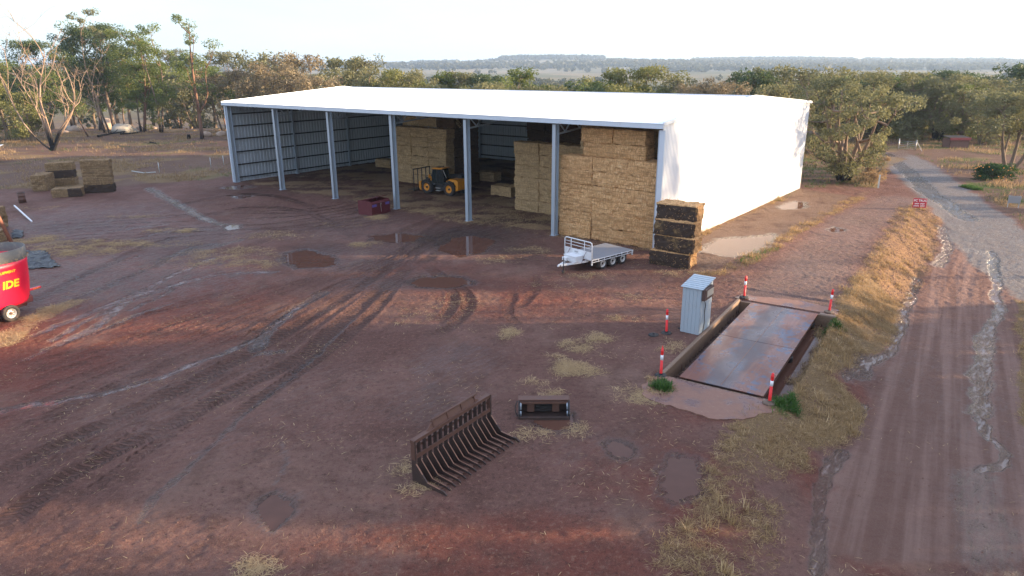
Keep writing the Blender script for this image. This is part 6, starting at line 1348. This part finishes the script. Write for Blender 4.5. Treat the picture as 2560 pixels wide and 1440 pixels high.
scatter('stray_straw', yard*(1-.8*dirt_road)*(Y < 62)*(.06+sstep(.52, .68, fbm(X/2.5, Y/2.5, 3, 405)))*(1-grass), 12000, .13, 'straws', .95, 1, .1, .10, 7, .1)
tuft = np.zeros(X.shape)
for px, py, rx, ry in ((1637, 963, 18, 10), (1968, 985, 9, 20), (1945, 1012, 12, 6), (2078, 805, 8, 8), (2540, 500, 6, 4), (2420, 470, 10, 4)): mx(tuft, emask(px, py, rx, ry))
scatter('green_weeds', tuft, 9000, .22, 'grass_green', .05, 5, .08, .14, 8, .8)
# crushed clods of mud along the tracks and the lit patches
def clods(name, w, n, s0, s1, seed, mat):
    rg = np.random.default_rng(seed); cell = np.outer(np.gradient(gy), np.gradient(gx)); pr = (w*cell).ravel(); pr /= pr.sum(); i = rg.choice(len(pr), n, p=pr); x = X.ravel()[i]+rg.normal(0, .05, n); y = Y.ravel()[i]+rg.normal(0, .05, n); z = gz(x, y); s = rg.uniform(s0, s1, n)*rg.uniform(.5, 1, n)
    o = np.array([(1, 0, 0), (-1, 0, 0), (0, 1, 0), (0, -1, 0), (0, 0, .8), (0, 0, -.5)], float); V = np.column_stack([x, y, z])[:, None, :]+o[None]*s[:, None, None]*rg.uniform(.6, 1.3, (n, 6, 1)); b = np.arange(n)[:, None]*6
    F = np.vstack([b+np.array([f]) for f in ((0, 2, 4), (2, 1, 4), (1, 3, 4), (3, 0, 4), (2, 0, 5), (1, 2, 5), (3, 1, 5), (0, 3, 5))]); return tag(link(name, np_mesh(name, V.reshape(-1, 3), F), None, M[mat]), kind='stuff')
M['clod'] = paint('mud_clod', (.16, .08, .055), .85, 0, .35, 3, None, 0, .3)
clods('mud_clods', yard*(Y < 56)*(.10+1.3*np.clip(tw, 0, 1)*(1-fl)+.5*sstep(.55, .7, fbm(X/3, Y/3, 3, 409)))*(1-grass*.7), 12000, .012, .045, 11, 'clod')
clods('bank_clods', (bank+.1*grass)*fr*(Y < 62), 5000, .02, .08, 12, 'clod')
# far woods on the hills
rg = np.random.default_rng(77); V = []; A = []
def far_tree(x, y, h, w):
    z = float(gz(x, y)); n = 70 if y < 700 else 34 if y < 1500 else 14; u = rg.normal(0, 1, (n, 3)); u /= np.linalg.norm(u, axis=1, keepdims=True); p = np.array([x, y, z+h*.55])+u*np.array([w, w, h*.45])*rg.uniform(.5, 1, (n, 1)); d = rg.normal(0, 1, (n, 3)); d /= np.linalg.norm(d, axis=1, keepdims=True); e = np.cross(d, rg.normal(0, 1, (n, 3))); e /= np.linalg.norm(e, axis=1, keepdims=True); s = w*(.22 if y < 700 else .33 if y < 1500 else .6)
    V.append(np.stack([p-d*s, p-e*s, p+d*s, p+e*s], 1).reshape(-1, 3)); A.append(np.repeat(rg.random(n), 4))
n = 0
while n < 4200:
    y = 260+rg.random()**1.3*4600; x = rg.uniform(-.85, .85)*y
    dn = fbm(np.array([x/260]), np.array([y/420]), 3, 501)[0]
    if y < 520: dn += .08
    if y < 1700 and dn < .57 and rg.random() > .04: continue
    if dn < .49 and rg.random() > .05: continue
    far_tree(x, y, rg.uniform(6, 12), rg.uniform(3.5, 6.5)); n += 1
for px0, px1, D_, m_, hh in ((1255, 1490, 3000, 420, 17), (1690, 2060, 3100, 420, 13), (1050, 1160, 3200, 90, 13), (2080, 2400, 3100, 260, 12), (800, 1250, 3300, 160, 8), (1500, 2600, 2400, 420, 10), (1000, 1700, 2000, 300, 9), (1600, 2500, 1700, 300, 9)):
    for k in range(m_): px = rg.uniform(px0, px1); dd = D_+rg.uniform(-160, 160); far_tree((px-1280)/FPX*dd/.953, dd, hh*rg.uniform(.8, 1.15), 9)
V = np.vstack(V); tag(link('distant_woodland', np_mesh('distant_woodland', V, np.arange(len(V)).reshape(-1, 4), False, {'rnd': np.concatenate(A)}), None, M['leaf_far']), kind='stuff')
# the air between
hz0, hz1 = -3.0, float(max(60, Z.max()+30)); b = MB(); b.box((0, 3700, (hz0+hz1)/2), (10600, 7900, hz1-hz0)); hm = bpy.data.materials.new('pale_air'); hm.use_nodes = True; hm.node_tree.nodes.clear()
ho = hm.node_tree.nodes.new('ShaderNodeOutputMaterial'); hv = hm.node_tree.nodes.new('ShaderNodeVolumePrincipled'); hv.inputs['Density'].default_value = .00017; hv.inputs['Color'].default_value = (.58, .76, 1, 1); hv.inputs['Anisotropy'].default_value = .2
hm.node_tree.links.new(hv.outputs[0], ho.inputs['Volume']); tag(b.build('haze', hm), kind='stuff')
